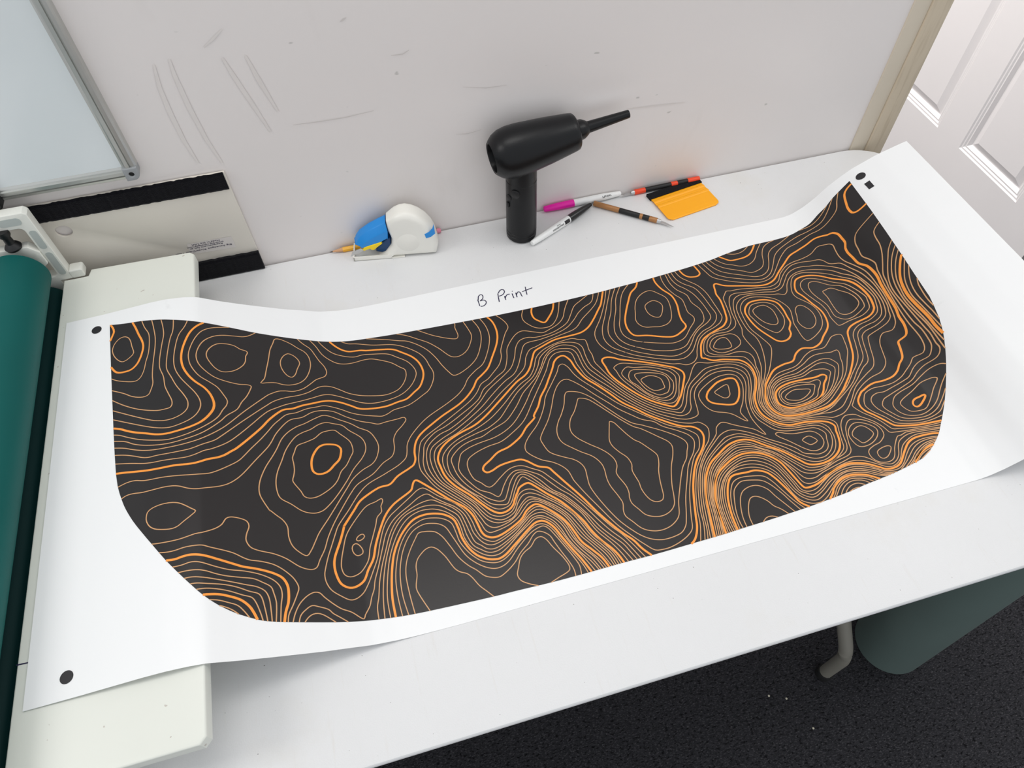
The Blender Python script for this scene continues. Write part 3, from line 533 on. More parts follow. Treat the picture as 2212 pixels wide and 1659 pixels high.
* J 970,275 960,330 900,400 870,500 840,640 832,740 860,830 935,905 1100,910 1410,922 1500,870 1560,798 1510,730 1480,660 1450,540 1390,440 1260,350 1180,260 1170,222
o J 1130,375 1230,410 1320,460 1360,530 1385,650 1380,720 1340,770 1250,803 1160,808 1070,810 1000,780 960,730 955,650 950,570 970,480 1040,405
o J 1155,495 1230,510 1275,550 1275,630 1250,685 1210,693 1140,670 1090,620 1070,555
* J 1480,130 1530,185 1590,210 1640,212 1700,200 1725,170 1690,120 1650,80
*o J 620,1170 700,1178 760,1195 900,1210 1100,1235 1300,1270 1440,1300 1520,1345 1540,1390 1530,1470 1500,1620 K 1480,450 1450,510 1415,540 1300,520 1150,475 1000,405 860,320 720,220 640,140 600,70 J 555,1210 570,1185
o J 770,1245 940,1248 1150,1265 1300,1290 1380,1310 1440,1350 1478,1395 K 1475,300 1470,420 1420,490 1340,503 1200,465 1050,400 900,300 780,200 720,110 J 695,1300 720,1270
o J 850,1288 930,1293 1100,1287 1250,1310 1360,1340 1430,1400 1440,1460 K 1435,380 1400,440 1330,470 1200,445 1080,385 960,300 850,220 800,170 J 790,1360 810,1320
o J 930,1320 1100,1320 1250,1345 1330,1380 1380,1430 1407,1470 K 1395,380 1300,440 1200,425 1080,370 980,290 900,240 875,190 J 875,1380 890,1340
o J 945,1380 1090,1355 1300,1385 1350,1440 1365,1520 1340,1590 K 1310,385 1250,405 1180,385 1090,340 1010,260
o J 1020,1440 1060,1410 1120,1390 1200,1400 1265,1435 1290,1490 1305,1530 1260,1555 1190,1568 1140,1550 1070,1500
*o K 1930,255 2010,220 2090,203 2140,215 2180,280 2195,360 2185,450 2150,505 2090,520 1990,515 1880,500 1825,470 1805,430 1820,370 1870,310
o K 1900,375 1950,330 2040,280 2060,290 2075,350 2085,395 2065,430 2020,440 1950,408
o O 50,1180 70,1130 160,1040 270,965 350,940 430,932 500,950 540,990 575,1060 580,1250 550,1370 560,1400 640,1490 600,1480 460,1410 380,1390 240,1375 150,1330 90,1270 60,1220
* S 1870,500 1600,555 1420,578 1160,585 1100,570 950,490 790,410 660,350 580,280 545,200 550,150 600,40 R 770,1500 850,1430 940,1380 1100,1340 1250,1270 1310,1200 1330,1150 1350,1070 1390,1000 1395,950 1360,820 1330,730 1340,710 1450,620 1460,560 1420,440 1340,320 1290,190 1170,0 Q 1120,1120 1070,1010 1000,920 900,840 770,800 N 2000,530 1940,470 1915,420 1910,350 1870,300 1830,255 1760,238 1700,262 1620,280 1540,310 1440,385 1340,450 1250,510 1180,610 1120,700 1060,800 980,850 880,868 700,870 470,868 410,855 370,845 345,855 345,880 360,930 370,970 420,1040 490,1230 O 385,280 350,350 270,400 170,460 110,510 80,580 80,650 90,735 130,740 200,762 250,765 340,755 450,757 550,765 640,810 700,880 740,1000 735,1100 722,1200 750,1320 800,1400 880,1460 1000,1515 1100,1535 1170,1535 1280,1510 1400,1495 1530,1492 1620,1510 1680,1550 1690,1600 P 1830,460 1850,560 1830,640 1760,720 1650,775 1540,793 1460,785 1350,730 1150,630 950,560 780,500 680,497 590,520 500,570 400,670 310,770 260,900 245,1050 250,1180 280,1330 320,1500 355,1655
- P 382,1645 335,1420 285,1220 272,1080 280,950 315,830 385,720 480,635 580,555 660,525 760,528 900,572 1080,620 1250,715 1430,810 1500,828 1650,805 1780,740 1860,660 1895,590 1870,500 1840,400 O 1725,1600 1700,1520 1640,1478 1530,1465 1400,1470 1250,1492 1120,1507 1000,1490 900,1435 810,1350 765,1260 755,1160 770,1060 760,950 720,850 660,774 600,728 450,718 300,722 160,710 118,680 112,620 120,540 180,465 270,420 400,375 437,290 380,110 345,20 N 470,980 490,935 540,932 620,915 850,895 990,885 1070,855 1120,800 1130,740 1200,640 1280,590 1400,545 1500,490 1580,405 1680,378 Q 310,495 360,510 400,590 460,690 540,760 700,830 860,910 960,1000 1060,1130 1150,1250 R 1130,10 1200,160 1270,330 1285,430 1240,530 1080,590 1040,670 1040,760 1080,880 1130,1030 1120,1110 1060,1200 900,1290 780,1390 690,1500 S 500,110 460,230 450,265 500,310 620,380 760,440 900,510 1020,590 1100,635 1200,630 1350,620 1550,600 1750,560 1865,530
o O 425,0 415,60 440,180 495,325 470,380 390,425 250,452 180,500 155,550 160,660 210,688 330,703 420,690 490,667 600,663 670,690 715,750 735,830 775,920 785,1020 775,1100 775,1180 785,1260 830,1340 920,1425 1030,1475 1120,1487 1250,1472 1400,1448 1520,1438 1600,1443 S 130,455 220,430 320,380 390,290 440,170 490,0 R 680,1400 820,1240 930,1120 940,1020 880,800 850,650 860,630 1080,480 1170,400 1205,320 1180,240 1160,150 1080,5 Q 1040,1160 920,1040 800,950 640,875 480,800 N 1780,605 1720,605 1650,570 1600,558 1500,575 1380,590 1270,625 1190,705 1145,800 1125,860 1060,905 900,922 700,950 580,965
o O 780,774 800,850 800,960 810,1020 795,1100 795,1190 815,1290 880,1380 990,1447 1120,1470 1300,1445 1480,1410 1560,1395 1620,1388 1700,1360 S 300,270 380,120 435,0 R 660,1350 780,1120 835,1060 850,1000 770,720 755,630 800,560 980,460 1100,350 1130,280 1100,130 1035,5 Q 980,1180 850,1070 700,970 540,900 370,860 100,835 0,845 N 1320,660 1225,725 1190,810 1155,890 1080,935 950,945 760,965 640,985 585,1030 575,1110 600,1220 640,1310 680,1390 685,1450 720,1510 790,1590 O 740,670
o O 843,774 850,850 835,980 815,1090 818,1200 850,1310 930,1395 1040,1447 1170,1457 1350,1430 1550,1380 1650,1320 1740,1220 R 600,1380 680,1180 760,1020 770,950 700,700 685,600 720,530 860,445 960,400 1050,310 1065,240 1040,120 985,5 Q 900,1150 780,1050 650,995 500,965 340,918 0,903 N 1330,710 1250,770 1217,850 1215,940 1190,972 1110,967 1040,975 900,975 740,990 650,1040 612,1120 640,1220 700,1330 750,1400 850,1490 900,1570 O 830,700
o O 915,774 890,900 850,1010 835,1120 840,1220 880,1330 970,1410 1080,1445 1200,1443 1400,1400 1580,1340 1680,1270 1750,1180 R 520,1420 600,1230 670,1070 690,950 650,760 612,620 630,540 700,460 880,370 990,260 1000,200 975,100 940,5 Q 800,1130 700,1065 500,1020 270,970 0,950 N 1370,720 1290,760 1265,830 1280,950 1320,1000 1420,1050 1500,1090 1580,1160 1630,1250 1640,1330 1620,1390 1530,1490 1460,1525 1410,1490 1330,1370 1300,1320 1280,1240 1250,1150 1150,1065 1050,1020 900,1003 760,1015 690,1060 660,1140 690,1230 780,1380 900,1480 1020,1590 O 922,640
*o N 1310,830 1320,800 1380,765 1480,747 1600,752 1760,785 Q 580,1075 720,1130 860,1240 960,1360 1015,1490 R 945,190 920,260 860,320 640,430 560,490 525,560 530,620 580,800 610,950 600,1060 560,1230 500,1380 O 1770,1130 1690,1240 1600,1310 1400,1380 1250,1415 1080,1425 980,1390 900,1320 850,1200 850,1080 890,980 950,880 1060,815 1180,770 1210,690 1280,625 1430,610 1510,550 1540,480 1590,380 1590,310 1530,190 1400,80 1300,0 N 1330,940 1310,890
*o N 720,1130 760,1075 870,1042 1000,1042 1100,1075 1170,1150 1220,1240 1258,1310 1245,1390 1265,1440 1240,1500 1170,1533 1100,1525 1020,1480 860,1370 760,1260 715,1180
o N 780,1110 900,1070 980,1073 1060,1100 1120,1160 1180,1250 1185,1330 1150,1400 1100,1430 1030,1410 900,1340 800,1250 765,1210
o N 935,1102 1020,1140 1060,1180 1110,1290 1100,1325 1050,1333 960,1310 870,1250 815,1190 810,1160 850,1125
o N 1315,1160 1335,1115 1380,1102 1450,1130 1530,1200 1563,1280 1550,1340 1510,1375 1460,1380 1390,1345 1345,1290 1335,1230
o O 340,492 380,500 420,540 445,595 430,615 370,628 280,630 230,612 235,580 270,525
o O 430,447 500,470 550,530 550,570 510,610 420,655 330,675 240,655 190,615 185,580 210,520 270,480 350,462
o N 1375,860 1390,820 1430,790 1500,782 1620,795 1780,830 Q 550,1130 700,1200 890,1335 905,1370 945,1500 R 840,230 760,300 550,390 385,463 340,430 250,330 200,240 100,130 0,60 N 1400,920
o Q 60,1090 130,1100 300,1145 500,1165 640,1230 760,1310 840,1410 865,1480 R 770,190 690,270 600,335 490,365 340,325 300,290 200,140 20,0 N 1500,935 1470,870 1480,835 1510,822
o Q 200,1250 250,1225 300,1200 360,1200 450,1230 620,1280 720,1345 775,1420 R 690,150 600,250 480,290 380,260 290,150 200,10
o O 1640,480 1750,457 1790,530 1830,650 1825,750 1818,870 1790,970 1700,1130 1590,1270 1400,1355 1200,1402 1060,1400 955,1350 890,1260 868,1150 880,1080 930,990 1000,920 1200,840 1260,790 1320,710 1400,650 1550,610 1600,540
o O 1640,665 1700,640 1730,670 1745,740 1765,790 1775,880 1760,970 1690,1090 1600,1210 1450,1310 1300,1360 1150,1390 1050,1378 965,1325 910,1240 888,1150 903,1070 960,990 1050,940 1200,880 1300,810 1370,740 1440,700 1550,677
o O 1460,770 1520,750 1610,745 1680,780 1715,810 1720,940 1680,1060 1610,1170 1480,1275 1300,1345 1150,1375 1050,1362 975,1310 928,1220 910,1150 925,1080 985,1010 1080,960 1220,920 1330,850
o O 1550,792 1620,815 1675,850 1675,950 1650,1060 1590,1160 1470,1260 1300,1330 1150,1360 1050,1348 985,1295 945,1210 930,1140 955,1070 1030,1005 1150,970 1280,930 1380,860 1470,805
o O 1400,890 1480,870 1580,872 1625,900 1620,950 1600,1050 1565,1150 1470,1240 1300,1315 1160,1345 1055,1333 995,1285 955,1200 950,1140 980,1080 1060,1025 1170,990 1300,955
*o O 1530,935 1575,950 1575,985 1550,1040 1540,1140 1500,1210 1380,1275 1200,1330 1100,1325 1010,1280 975,1200 975,1150 1010,1100 1120,1040 1300,995 1450,965
o O 1480,998 1505,1020 1500,1060 1480,1120 1470,1190 1400,1240 1280,1290 1170,1303 1080,1280 1030,1230 1010,1160 1030,1120 1100,1080 1250,1030 1380,1025 1430,1003
o O 1438,1058 1435,1100 1420,1170 1350,1230 1200,1280 1110,1270 1050,1220 1035,1180 1060,1140 1150,1090 1260,1062
o O 1380,1112 1385,1130 1340,1190 1270,1235 1200,1243 1110,1230 1085,1205 1120,1160 1190,1118 1280,1110
- Q 1000,5 740,310 715,380 720,480 770,580 825,685 950,740 1040,800 1070,900 1110,980 1180,1130 1250,1250 R 1280,100 1400,290 1500,430 1620,570 1700,680 1750,810 1730,890 1560,980 1530,1060 1440,1200 1390,1270 1260,1370 1100,1425 910,1470 800,1550 S 640,130 638,200 660,270 760,350 980,450 1120,530 1180,545 1450,545 1650,510 1890,410
- Q 1100,150 1030,250 1015,310 1050,400 1110,500 1145,640 1155,800 1165,980 1220,1100 1260,1200 R 1350,110 1450,250 1580,410 1700,520 1800,660 1860,780 1835,930 1800,965 1650,1050 1570,1140 1500,1280 1420,1340 1230,1450 1100,1520 980,1545 910,1600 S 750,180 770,230 850,310 1050,420 1220,500 1500,500 1700,450 1850,350 1900,240 1915,200
- Q 1300,435 1250,570 1240,700 1235,900 1250,1050 1290,1170 1350,1270 R 1400,90 1540,250 1750,490 1840,590 1900,690 1930,740 1990,810 1990,890 1940,970 1870,1020 1740,1100 1640,1200 1550,1330 1400,1440 1180,1580 1100,1640 S 930,250 960,300 1100,390 1260,460 1500,460 1680,410 1800,310 1870,180 1930,0
- R 2090,1078 2030,1068 1930,1095 1800,1170 1680,1280 1560,1400 1350,1530 1270,1600 S 1100,200 1100,260 1150,330 1300,410 1480,420 1600,390 1720,300 1800,180 1850,0 R 2030,1370 2090,1230
o R 1950,1300 1900,1290 1800,1320 1680,1380 1550,1510 1390,1650 S 1215,230 1280,300 1390,355 1520,345 1620,310 1670,230 1720,80 R 1890,1470
*o S 1600,90 1615,110 1580,190 1530,260 1480,283 1430,260 1415,210 1440,165 1520,125
- Q 1355,520 1310,660 1295,830 1305,980 1350,1130 1400,1230 R 1450,90 1600,250 1800,450 1900,580 2000,720 2075,820
- Q 1405,590 1370,720 1358,900 1380,1060 1430,1180 R 1430,0 1520,110 1750,350 1900,520 2060,690
* Q 1455,665 1435,780 1430,980 1450,1090 1510,1230 R 1500,0 1600,110 1820,330 1930,470 2045,580
- Q 1505,745 1500,850 1508,1050 1560,1200 1630,1320 R 1700,140 1880,330 2020,480
- Q 1570,840 1580,1000 1620,1150 1700,1290 R 1770,120 1880,230 1985,355
- Q 1710,1055 1720,1120 1760,1200 1880,1380 1960,1460
- S 1855,570 1700,600 1500,630 1330,660 1220,675 1110,690 1050,690 950,610 800,520 700,480 580,440 500,408 420,408 340,425 295,470 270,560 280,650 310,750 365,900 360,980 310,1040 200,1110 P 1650,835 1540,860 1450,855 1350,800 1200,715 1050,640 900,595 760,553 660,553 600,570 500,640 400,745 330,850 303,960 295,1080 303,1200 355,1400 405,1635
- S 1850,610 1600,640 1400,670 1300,690 1230,735 1175,750 1140,850 1125,950 1128,1050 1110,1110 1060,1150 950,1170 850,1150 760,1090 715,1020 720,970 800,900 890,850 940,780 955,730 920,650 830,570 700,515 580,487 410,490 370,530 345,620 360,720 400,880 430,960 420,1020 380,1060 200,1150 P 1660,850 1570,890 1480,897 1400,880 1250,780 1100,680 950,620 800,580 700,580 600,600 500,680 410,780 350,880 322,980 313,1090 323,1220 378,1420 427,1628
o S 480,545 580,538 720,570 830,630 855,680 850,750 800,830 720,890 600,920 530,900 430,800 390,720 395,640 430,580
o S 560,590 620,590 720,640 790,710 760,770 680,840 620,860 540,810 460,750 450,700 490,630
o S 1025,905 1065,920 1065,970 1020,1070 960,1105 900,1090 855,1030 855,990 900,950 970,915
- S 1850,630 1600,665 1400,700 1300,740 1200,830 1185,900 1190,1050 1160,1130 1090,1190 1000,1195 880,1180 750,1120 630,1080 520,1075 420,1095 320,1150 200,1210 P 1640,890 1570,940 1500,960 1430,950 1300,850 1150,740 1050,680 900,625 800,606 720,605 620,630 520,700 430,790 370,890 343,1000 328,1100 338,1220 395,1400 448,1622
- S 1840,665 1650,690 1450,730 1350,790 1260,890 1235,980 1225,1080 1190,1160 1110,1225 1010,1238 900,1210 720,1160 600,1140 500,1140 380,1165 200,1250 P 1660,930 1560,1000 1470,1020 1410,1000 1300,880 1180,770 1080,700 930,648 800,632 720,634 630,655 530,715 440,805 385,890 355,980 341,1090 350,1210 405,1400 466,1618
* S 1830,705 1720,710 1550,745 1420,790 1340,860 1280,1000 1250,1100 1220,1180 1150,1240 1000,1275 900,1250 700,1195 550,1180 400,1190 250,1245 100,1330 P 1640,980 1550,1040 1440,1070 1410,1055 1320,960 1230,860 1130,760 1000,690 870,655 770,652 660,675 560,730 460,820 400,890 370,960 357,1080 362,1200 390,1330 435,1460 490,1615
- S 1810,755 1700,765 1550,800 1440,855 1370,925 1310,1060 1280,1160 1230,1240 1150,1285 1000,1302 900,1282 700,1222 550,1205 400,1215 250,1275 100,1370 P 1650,1000 1570,1080 1480,1112 1400,1095 1300,990 1200,880 1100,780 980,712 860,683 770,683 670,705 560,770 470,850 415,930 388,1010 378,1100 390,1240 440,1400 515,1605
- S 1805,775 1650,800 1520,855 1440,925 1370,1050 1320,1150 1240,1270
- S 1170,1310 1000,1328 800,1270 540,1235 400,1255 250,1310 100,1420 P 1620,1090 1530,1150 1440,1130 1370,1105 1290,1010 1180,890 1080,800 950,730 800,708 680,730 580,790 490,870 435,950 408,1040 400,1120 415,1260 465,1420 540,1597
- S 1790,800 1650,840 1550,900 1460,1000 1400,1120 1310,1240
- S 1110,1335 1000,1350 800,1300 540,1268 400,1290 270,1340 150,1430 P 1720,1010 1640,1110 1560,1175 1500,1183 1400,1150 1320,1090 1200,950 1090,840 960,775 830,747 700,760 600,810 510,890 455,980 430,1080 424,1150 445,1290 500,1450 565,1588
- S 1775,825 1650,870 1560,940 1480,1040 1430,1130 1365,1215
- S 1050,1358 950,1365 800,1330 640,1300 480,1300 350,1325 230,1400 P 1740,1050 1680,1130 1590,1210 1500,1215 1400,1180 1320,1125 1200,1000 1080,880 950,810 820,787 700,797 600,832 515,902 465,1000 447,1100 452,1200 480,1320 530,1460 590,1582
- S 1760,855 1650,900 1560,980 1490,1080 1415,1190
- S 1010,1380 850,1370 700,1335 560,1328 420,1345 330,1375 220,1450 P 1760,1075 1710,1165 1640,1235 1560,1255 1480,1250 1380,1215 1300,1150 1190,1020 1080,915 960,850 830,825 720,832 620,858 535,908 492,990 474,1070 472,1130 480,1210 512,1340 560,1470 612,1575
* S 1750,885 1670,915 1590,970 1510,1060 1465,1165
* S 890,1430 780,1395 680,1370 560,1362 420,1375 300,1420 210,1500 150,1600 P 1770,1120 1730,1205
- S 1710,935 1620,990 1540,1070 1510,1140
- S 1680,985 1590,1080
- S 830,1450 700,1400 600,1388 480,1392 350,1430 260,1500 200,1600 P 1800,1130 1775,1190
- S 790,1470 650,1427 540,1422 430,1430 330,1480 260,1560 220,1655 P 1805,1180
- S 730,1497 640,1460 560,1452 470,1460 380,1500 310,1590 290,1655
- S 655,1527 580,1505 510,1505 430,1540 370,1610 355,1655
- S 570,1570 500,1580 450,1615
* P 1490,1292 1380,1245 1290,1160 1180,1050 1070,950 980,890 900,868 830,863 740,885 580,920 540,950 515,1020 508,1120 515,1220 560,1400 630,1570
- P 1430,1310 1300,1220 1150,1090 1050,1000 960,940 900,927 800,930 700,940 620,965 570,1010 550,1080 545,1170 570,1330 620,1470 655,1560
- P 1380,1330 1250,1220 1150,1130 1000,1020 920,985 840,978 670,995 620,1040 587,1100 590,1220 610,1350 650,1470 695,1550
- P 1310,1352 1200,1265 1080,1170 990,1090 900,1050 840,1042 760,1060 690,1110 665,1170 662,1260 690,1420 740,1535
- P 1235,1380 1150,1325 1060,1285 990,1230 900,1185 830,1172 785,1190 765,1230 765,1400 815,1510
- P 945,1470 970,1430 1020,1410 1070,1412 1105,1422
- N 500,485 550,493 620,487 690,455 740,402
* N 400,522 470,548 540,568 620,555 720,525 780,480 820,382
- N 340,545 400,580 480,610 560,620 680,635 770,610 830,550 850,470 900,362
- N 290,565 360,615 460,655 600,680 700,695 790,712 870,685 925,640 935,580 920,500 930,420 980,365 1080,320
- N 245,580 330,650 430,700 550,725 680,742 850,760 940,735 990,680 1000,600 995,490 1030,430 1130,360 1240,270
- N 200,597 290,680 360,730 480,765 650,785 850,798 950,780 1020,720 1050,620 1070,510 1110,450 X 780,1560 940,1450 1100,1370 1240,1270 1310,1150 1360,1010
- N 150,615 240,700 320,765 450,800 620,825 850,833 960,810 1040,760 1080,680 1130,550 1170,480 X 830,1585 950,1520 1100,1420 1220,1360 1320,1270 1420,1120 1425,1020 1440,915
- X 1010,1355 1100,1320 1180,1255 1240,1180 1290,1095
* X 1600,815 1540,880 1515,940 1535,1040 1560,1110 1605,1155 1650,1150 1710,1110 1775,1047
o U 700,1160 740,1135 860,1150 970,1158 1100,1140 1250,1115 1350,1140 1440,1210 1475,1290 1440,1380 1370,1420 1280,1425 1180,1395 900,1265 740,1195
o U 1130,1260 1180,1210 1240,1193 1310,1220 1370,1265 1320,1310 1260,1330 1200,1305
'''
thin, thick = Ribbons(), Ribbons()
for ln in LINES.strip().split('\n'):
    ln = ln.strip()
    if not ln: continue
    flags = ln[:3]; st_, cl = '*' in flags.split(' ')[0], 'o' in flags.split(' ')[0]
    spec = ln.split(' ', 1)[1]
    P = parse(spec)
    if not cl:
        for e, f in ((0, 1), (-1, -2)):               # carry ends that stop just short of the panel's border over it
            if np.min(np.linalg.norm(OUT-P[e], axis=1)) < 14:
                d = P[e]-P[f]; P[e] = P[e]+d/max(np.linalg.norm(d), 1e-6)*16
    Q = smooth_line(P, cl)
    (thick if st_ else thin).add(Q, .0025 if st_ else .00112, .00036, cl)
vmesh('thin_contour_lines', thin.V, thin.F, m_thin, pp, False, 'thin pale orange contour lines')
vmesh('bold_contour_lines', thick.V, thick.F, m_thick, pp, False, 'bold bright orange contour lines')
pen = Ribbons()
pen.add(smooth_line(parse('J 1095,955 1000,1020 880,1090 800,1140'), False), .0012, .0005)
vmesh('pen_scratch', pen.V, pen.F, m_black_ink, pp)
# pale seam just inside the panel's front border
hw = Ribbons()
for s_ in ('G 730,262 740,292 755,336', 'G 735,265 741,218 768,200 790,214 791,245 758,278', 'G 762,274 808,267 833,288 822,318 792,338 765,341',
           'G 970,188 975,222 988,287', 'G 974,186 998,148 1030,140 1049,160 1040,190 1010,212 984,218', 'G 1050,220 1057,240 1066,263', 'G 1060,238 1074,208 1094,196 1112,196',
           'G 1140,188 1150,214 1163,241', 'G 1140,158 1145,164', 'G 1184,178 1192,204 1201,233', 'G 1192,200 1212,168 1238,176 1250,204 1263,223', 'G 1297,107 1306,150 1319,201', 'G 1262,166 1320,143 1382,119'):
    hw.add(smooth_line(parse(s_), False, 2), .0014, .0003, False, False)
vmesh('handwriting', hw.V, hw.F, m_navy_ink, sh, False, 'handwritten words B Print in dark ink')
def disc_on_sheet(name, px, r):
    c = onsheet(px); V = [(c[0], c[1], zs(c[0])+.0003)]; Fc = []
    for k in range(32):
        x, y = c[0]+r*math.cos(k*math.pi/16), c[1]+r*math.sin(k*math.pi/16); V.append((x, y, zs(x)+.0003)); Fc.append((0, 1+k, 1+(k+1) % 32))
    vmesh(name, V, Fc, m_black_ink, sh)
for p in ((209, 713), (144, 1463), (1859.3, 380.5)): disc_on_sheet('registration_dot', p, .0063)
V = [tuple(onsheet(p, .0003)) for p in parse('X 1750,815 1815,772 1875,840 1812,880')]
vmesh('registration_square', V, [(0, 1, 2, 3)], m_black_ink, sh)
V = Ribbons(); V.add(smooth_line(parse('C -900,2110 -893,2120 -905,2135'), False, 2), .0005, .0003, False, False)

# black case that props the sheet's right end up
def prism_y(name, prof, y0, y1, m, parent, bev=.004, lab=None):
    bm = bmesh.new(); a = [bm.verts.new((p[0], y0, p[1])) for p in prof]; b = [bm.verts.new((p[0], y1, p[1])) for p in prof]
    n = len(prof); bm.faces.new(a); bm.faces.new(b)
    for k in range(n): bm.faces.new((a[k], a[(k+1) % n], b[(k+1) % n], b[k]))
    bmesh.ops.recalc_face_normals(bm, faces=bm.faces[:])
    if bev: bmesh.ops.bevel(bm, geom=bm.edges[:], offset=bev, segments=3, affect='EDGES', profile=.5)
    return link(name, bm_mesh(bm), m, parent, True, 40, lab)
cs = thing('black_case', 'black glossy plastic case hidden under the lifted right end of the printed sheet', 'case', (.80, -.40, ZT))
prism_y('shell', [(.716, ZT+.0005), (.815, ZT+.0005), (.815, ZT+.1005), (.800, ZT+.0965), (.757, ZT+.074), (.728, ZT+.042)], -.606, -.165, m_cap2, cs, .005)
box('handle', (.755, -.618, ZT+.020), (.805, -.604, ZT+.035), m_blk2, cs, .003)

# ================================================================== ROLLER APPLICATOR (left)
ZB = ZT+.083
rm = thing('roller_laminator', 'cream table laminator with teal rubber rollers on the left of the table', 'laminator', (-.42, -.36, ZT))
bx0, bx1, by0, by1 = -.4205, -.2455, -.6925, -.037
bed_loop = [(bx0, by0), (bx1-.006, by0), (bx1, by0+.006), (bx1, by1-.006), (bx1-.006, by1), (-.3855, by1+.004), (-.3870, by1-.002), (-.3885, by1-.008), (-.398, by1-.0085), (bx0, by1-.0085)]
plate('feed_bed', [bed_loop], .0185, m_cream, rm, (1, 0, 0), (0, 0, ZB-.00925), (0, 0, 1), (0, 1, 0), .0025, 3, 'flat cream feed bed')
RR, RX = .035, -.4555
for nm, zc, lab, Ln, mr in (('upper_roller', ZB+.001+RR, 'large teal rubber roller', .667, m_teal), ('lower_roller', ZB+.001-RR, 'lower teal rubber roller with shade painted into its colour', .678, m_teal_shaded)):
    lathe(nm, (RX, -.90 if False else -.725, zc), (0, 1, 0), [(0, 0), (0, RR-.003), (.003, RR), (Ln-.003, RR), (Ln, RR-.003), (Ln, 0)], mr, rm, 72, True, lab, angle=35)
    lathe('roller_shaft', (RX, -.775, zc), (0, 1, 0), [(0, .008), (.75, .008)], m_steel, rm, 20)
# the two cast end frames
for fy in (-.0375, -.748):
    s = 1
    loops = [[(-.408, .083), (-.408, .196), (-.412, .200), (-.560, .200), (-.560, .012), (-.424, .012), (-.424, .083)],
             rrect(-.548, .026, -.437, .066, .006)[::-1],
             rrect(-.548, .092, -.4225, .1775, .006)[::-1]]
    plate('end_frame', loops, .015, m_frame, rm, (1, 0, 0), (0, fy, ZT), (0, -1, 0), (0, 0, 1), .0012, 2, 'cast cream end frame with recessed slots')
    # thin flat plates, greyer than the frame, mark the long slots
    for lo, hi in (((-.4195, .1405), (-.4105, .172)), ((-.4195, .093), (-.4105, .134))):
        plate('recessed_slot', [rrect(lo[0], lo[1], hi[0], hi[1], .0042)], .0006, m_slot, rm, (1, 0, 0), (0, fy-.0077, ZT), (0, -1, 0), (0, 0, 1))
    plate('recessed_slot', [rrect(-.4460, .1832, -.4185, .1945, .0050)], .0006, m_slot, rm, (1, 0, 0), (0, fy-.0077, ZT), (0, -1, 0), (0, 0, 1))
    plate('bearing_block', [[(-.556, .150), (-.432, .150), (-.4225, .138), (-.4225, .118), (-.430, .112), (-.436, .130), (-.444, .138), (-.556, .138)]], .012, m_frame, rm, (1, 0, 0), (0, fy-.004, ZT), (0, -1, 0), (0, 0, 1), .001, 2)
    lathe('pressure_knob', (-.447, fy-.008, ZT+.1505), (0, 0, 1), [(0, .0095), (.003, .0105), (.006, .0085), (.009, .0055), (.018, .0050), (.022, .0075), (.029, .0080)], m_blk2, rm, 24)
plate('bed_tab', [rrect(-.4085, .0, -.3905, .0135, .003)], .016, m_frame, rm, (1, 0, 0), (0, -.0375, ZB), (0, -1, 0), (0, 0, 1), .0015, 2)
for fy in (-.60, -.14):
    box('bed_support', (-.418, fy-.02, ZT), (-.30, fy+.02, ZB-.0186), m_frame, rm, .002)
for yy in (-.74, -.06):
    box('base_foot', (-.56, yy-.03, ZT), (-.43, yy+.03, ZT+.0122), m_rubber, rm, .002)
box('base_rail', (-.56, -.745, ZT+.012), (-.545, -.04, ZT+.03), m_frame, rm, .002)
# pen tick on the bed
a, b = onz((35, 1437), ZB+.0004), onz((67, 1430), ZB+.0004); nrm = np.array([-(b-a)[1], (b-a)[0], 0]); nrm /= np.linalg.norm(nrm)
vmesh('pen_tick', [a+nrm*.0006, a-nrm*.0006, b-nrm*.0006, b+nrm*.0006], [(0, 1, 2, 3)], m_navy_ink, rm)

# ================================================================== FELT-EDGED PLATE leaning on the wall
fp = thing('felt_edged_plate', 'ivory plastic plate with black felt edges and a round hole, leaning on the wall', 'squeegee', (-.33, -.01, ZT))
holec = (-.3990, .8715-ZT)
hole = [(holec[0]+.0105*math.cos(-k*math.pi/20), holec[1]+.0095*math.sin(-k*math.pi/20)) for k in range(40)]
plate('plate', [[(-.495, .002), (-.1685, .002), (-.1705, .179), (-.495, .179)], hole], .004, m_plate, fp, (1, 0, 0), (0, -.0035, ZT), (0, -1, 0), (0, 0, 1), .0006, 1)
def felt(name, x0, x1, z0, z1, y0, y1):
    bm = bmesh.new(); N = 90; rng = random.Random(7); vs = []
    for i in range(N+1):
        x = x0+(x1-x0)*i/N; jt = rng.uniform(-.0007, .0007); jb = rng.uniform(-.0007, .0007); jm = rng.uniform(-.0004, .0004)
        vs.append([bm.verts.new((x, y0, z0+max(jb, 0))), bm.verts.new((x, y1+.0015, z0+max(jb, 0))), bm.verts.new((x, y1+jm, z0+.003)), bm.verts.new((x, y1+jm, z1-.003)), bm.verts.new((x, y1+.0015, z1+jt)), bm.verts.new((x, y0, z1+jt))])
    for a, b in zip(vs[:-1], vs[1:]):
        for k in range(6): bm.faces.new((a[k], a[(k+1) % 6], b[(k+1) % 6], b[k]))
    bm.faces.new(vs[0]); bm.faces.new(vs[-1])
    link(name, bm_mesh(bm), m_felt, fp, False)
felt('felt_strip', -.492, -.1722, ZT+.1515, ZT+.1795, -.0056, -.0082)
felt('felt_strip', -.492, -.1680, ZT+.0003, ZT+.0345, -.0056, -.0115)
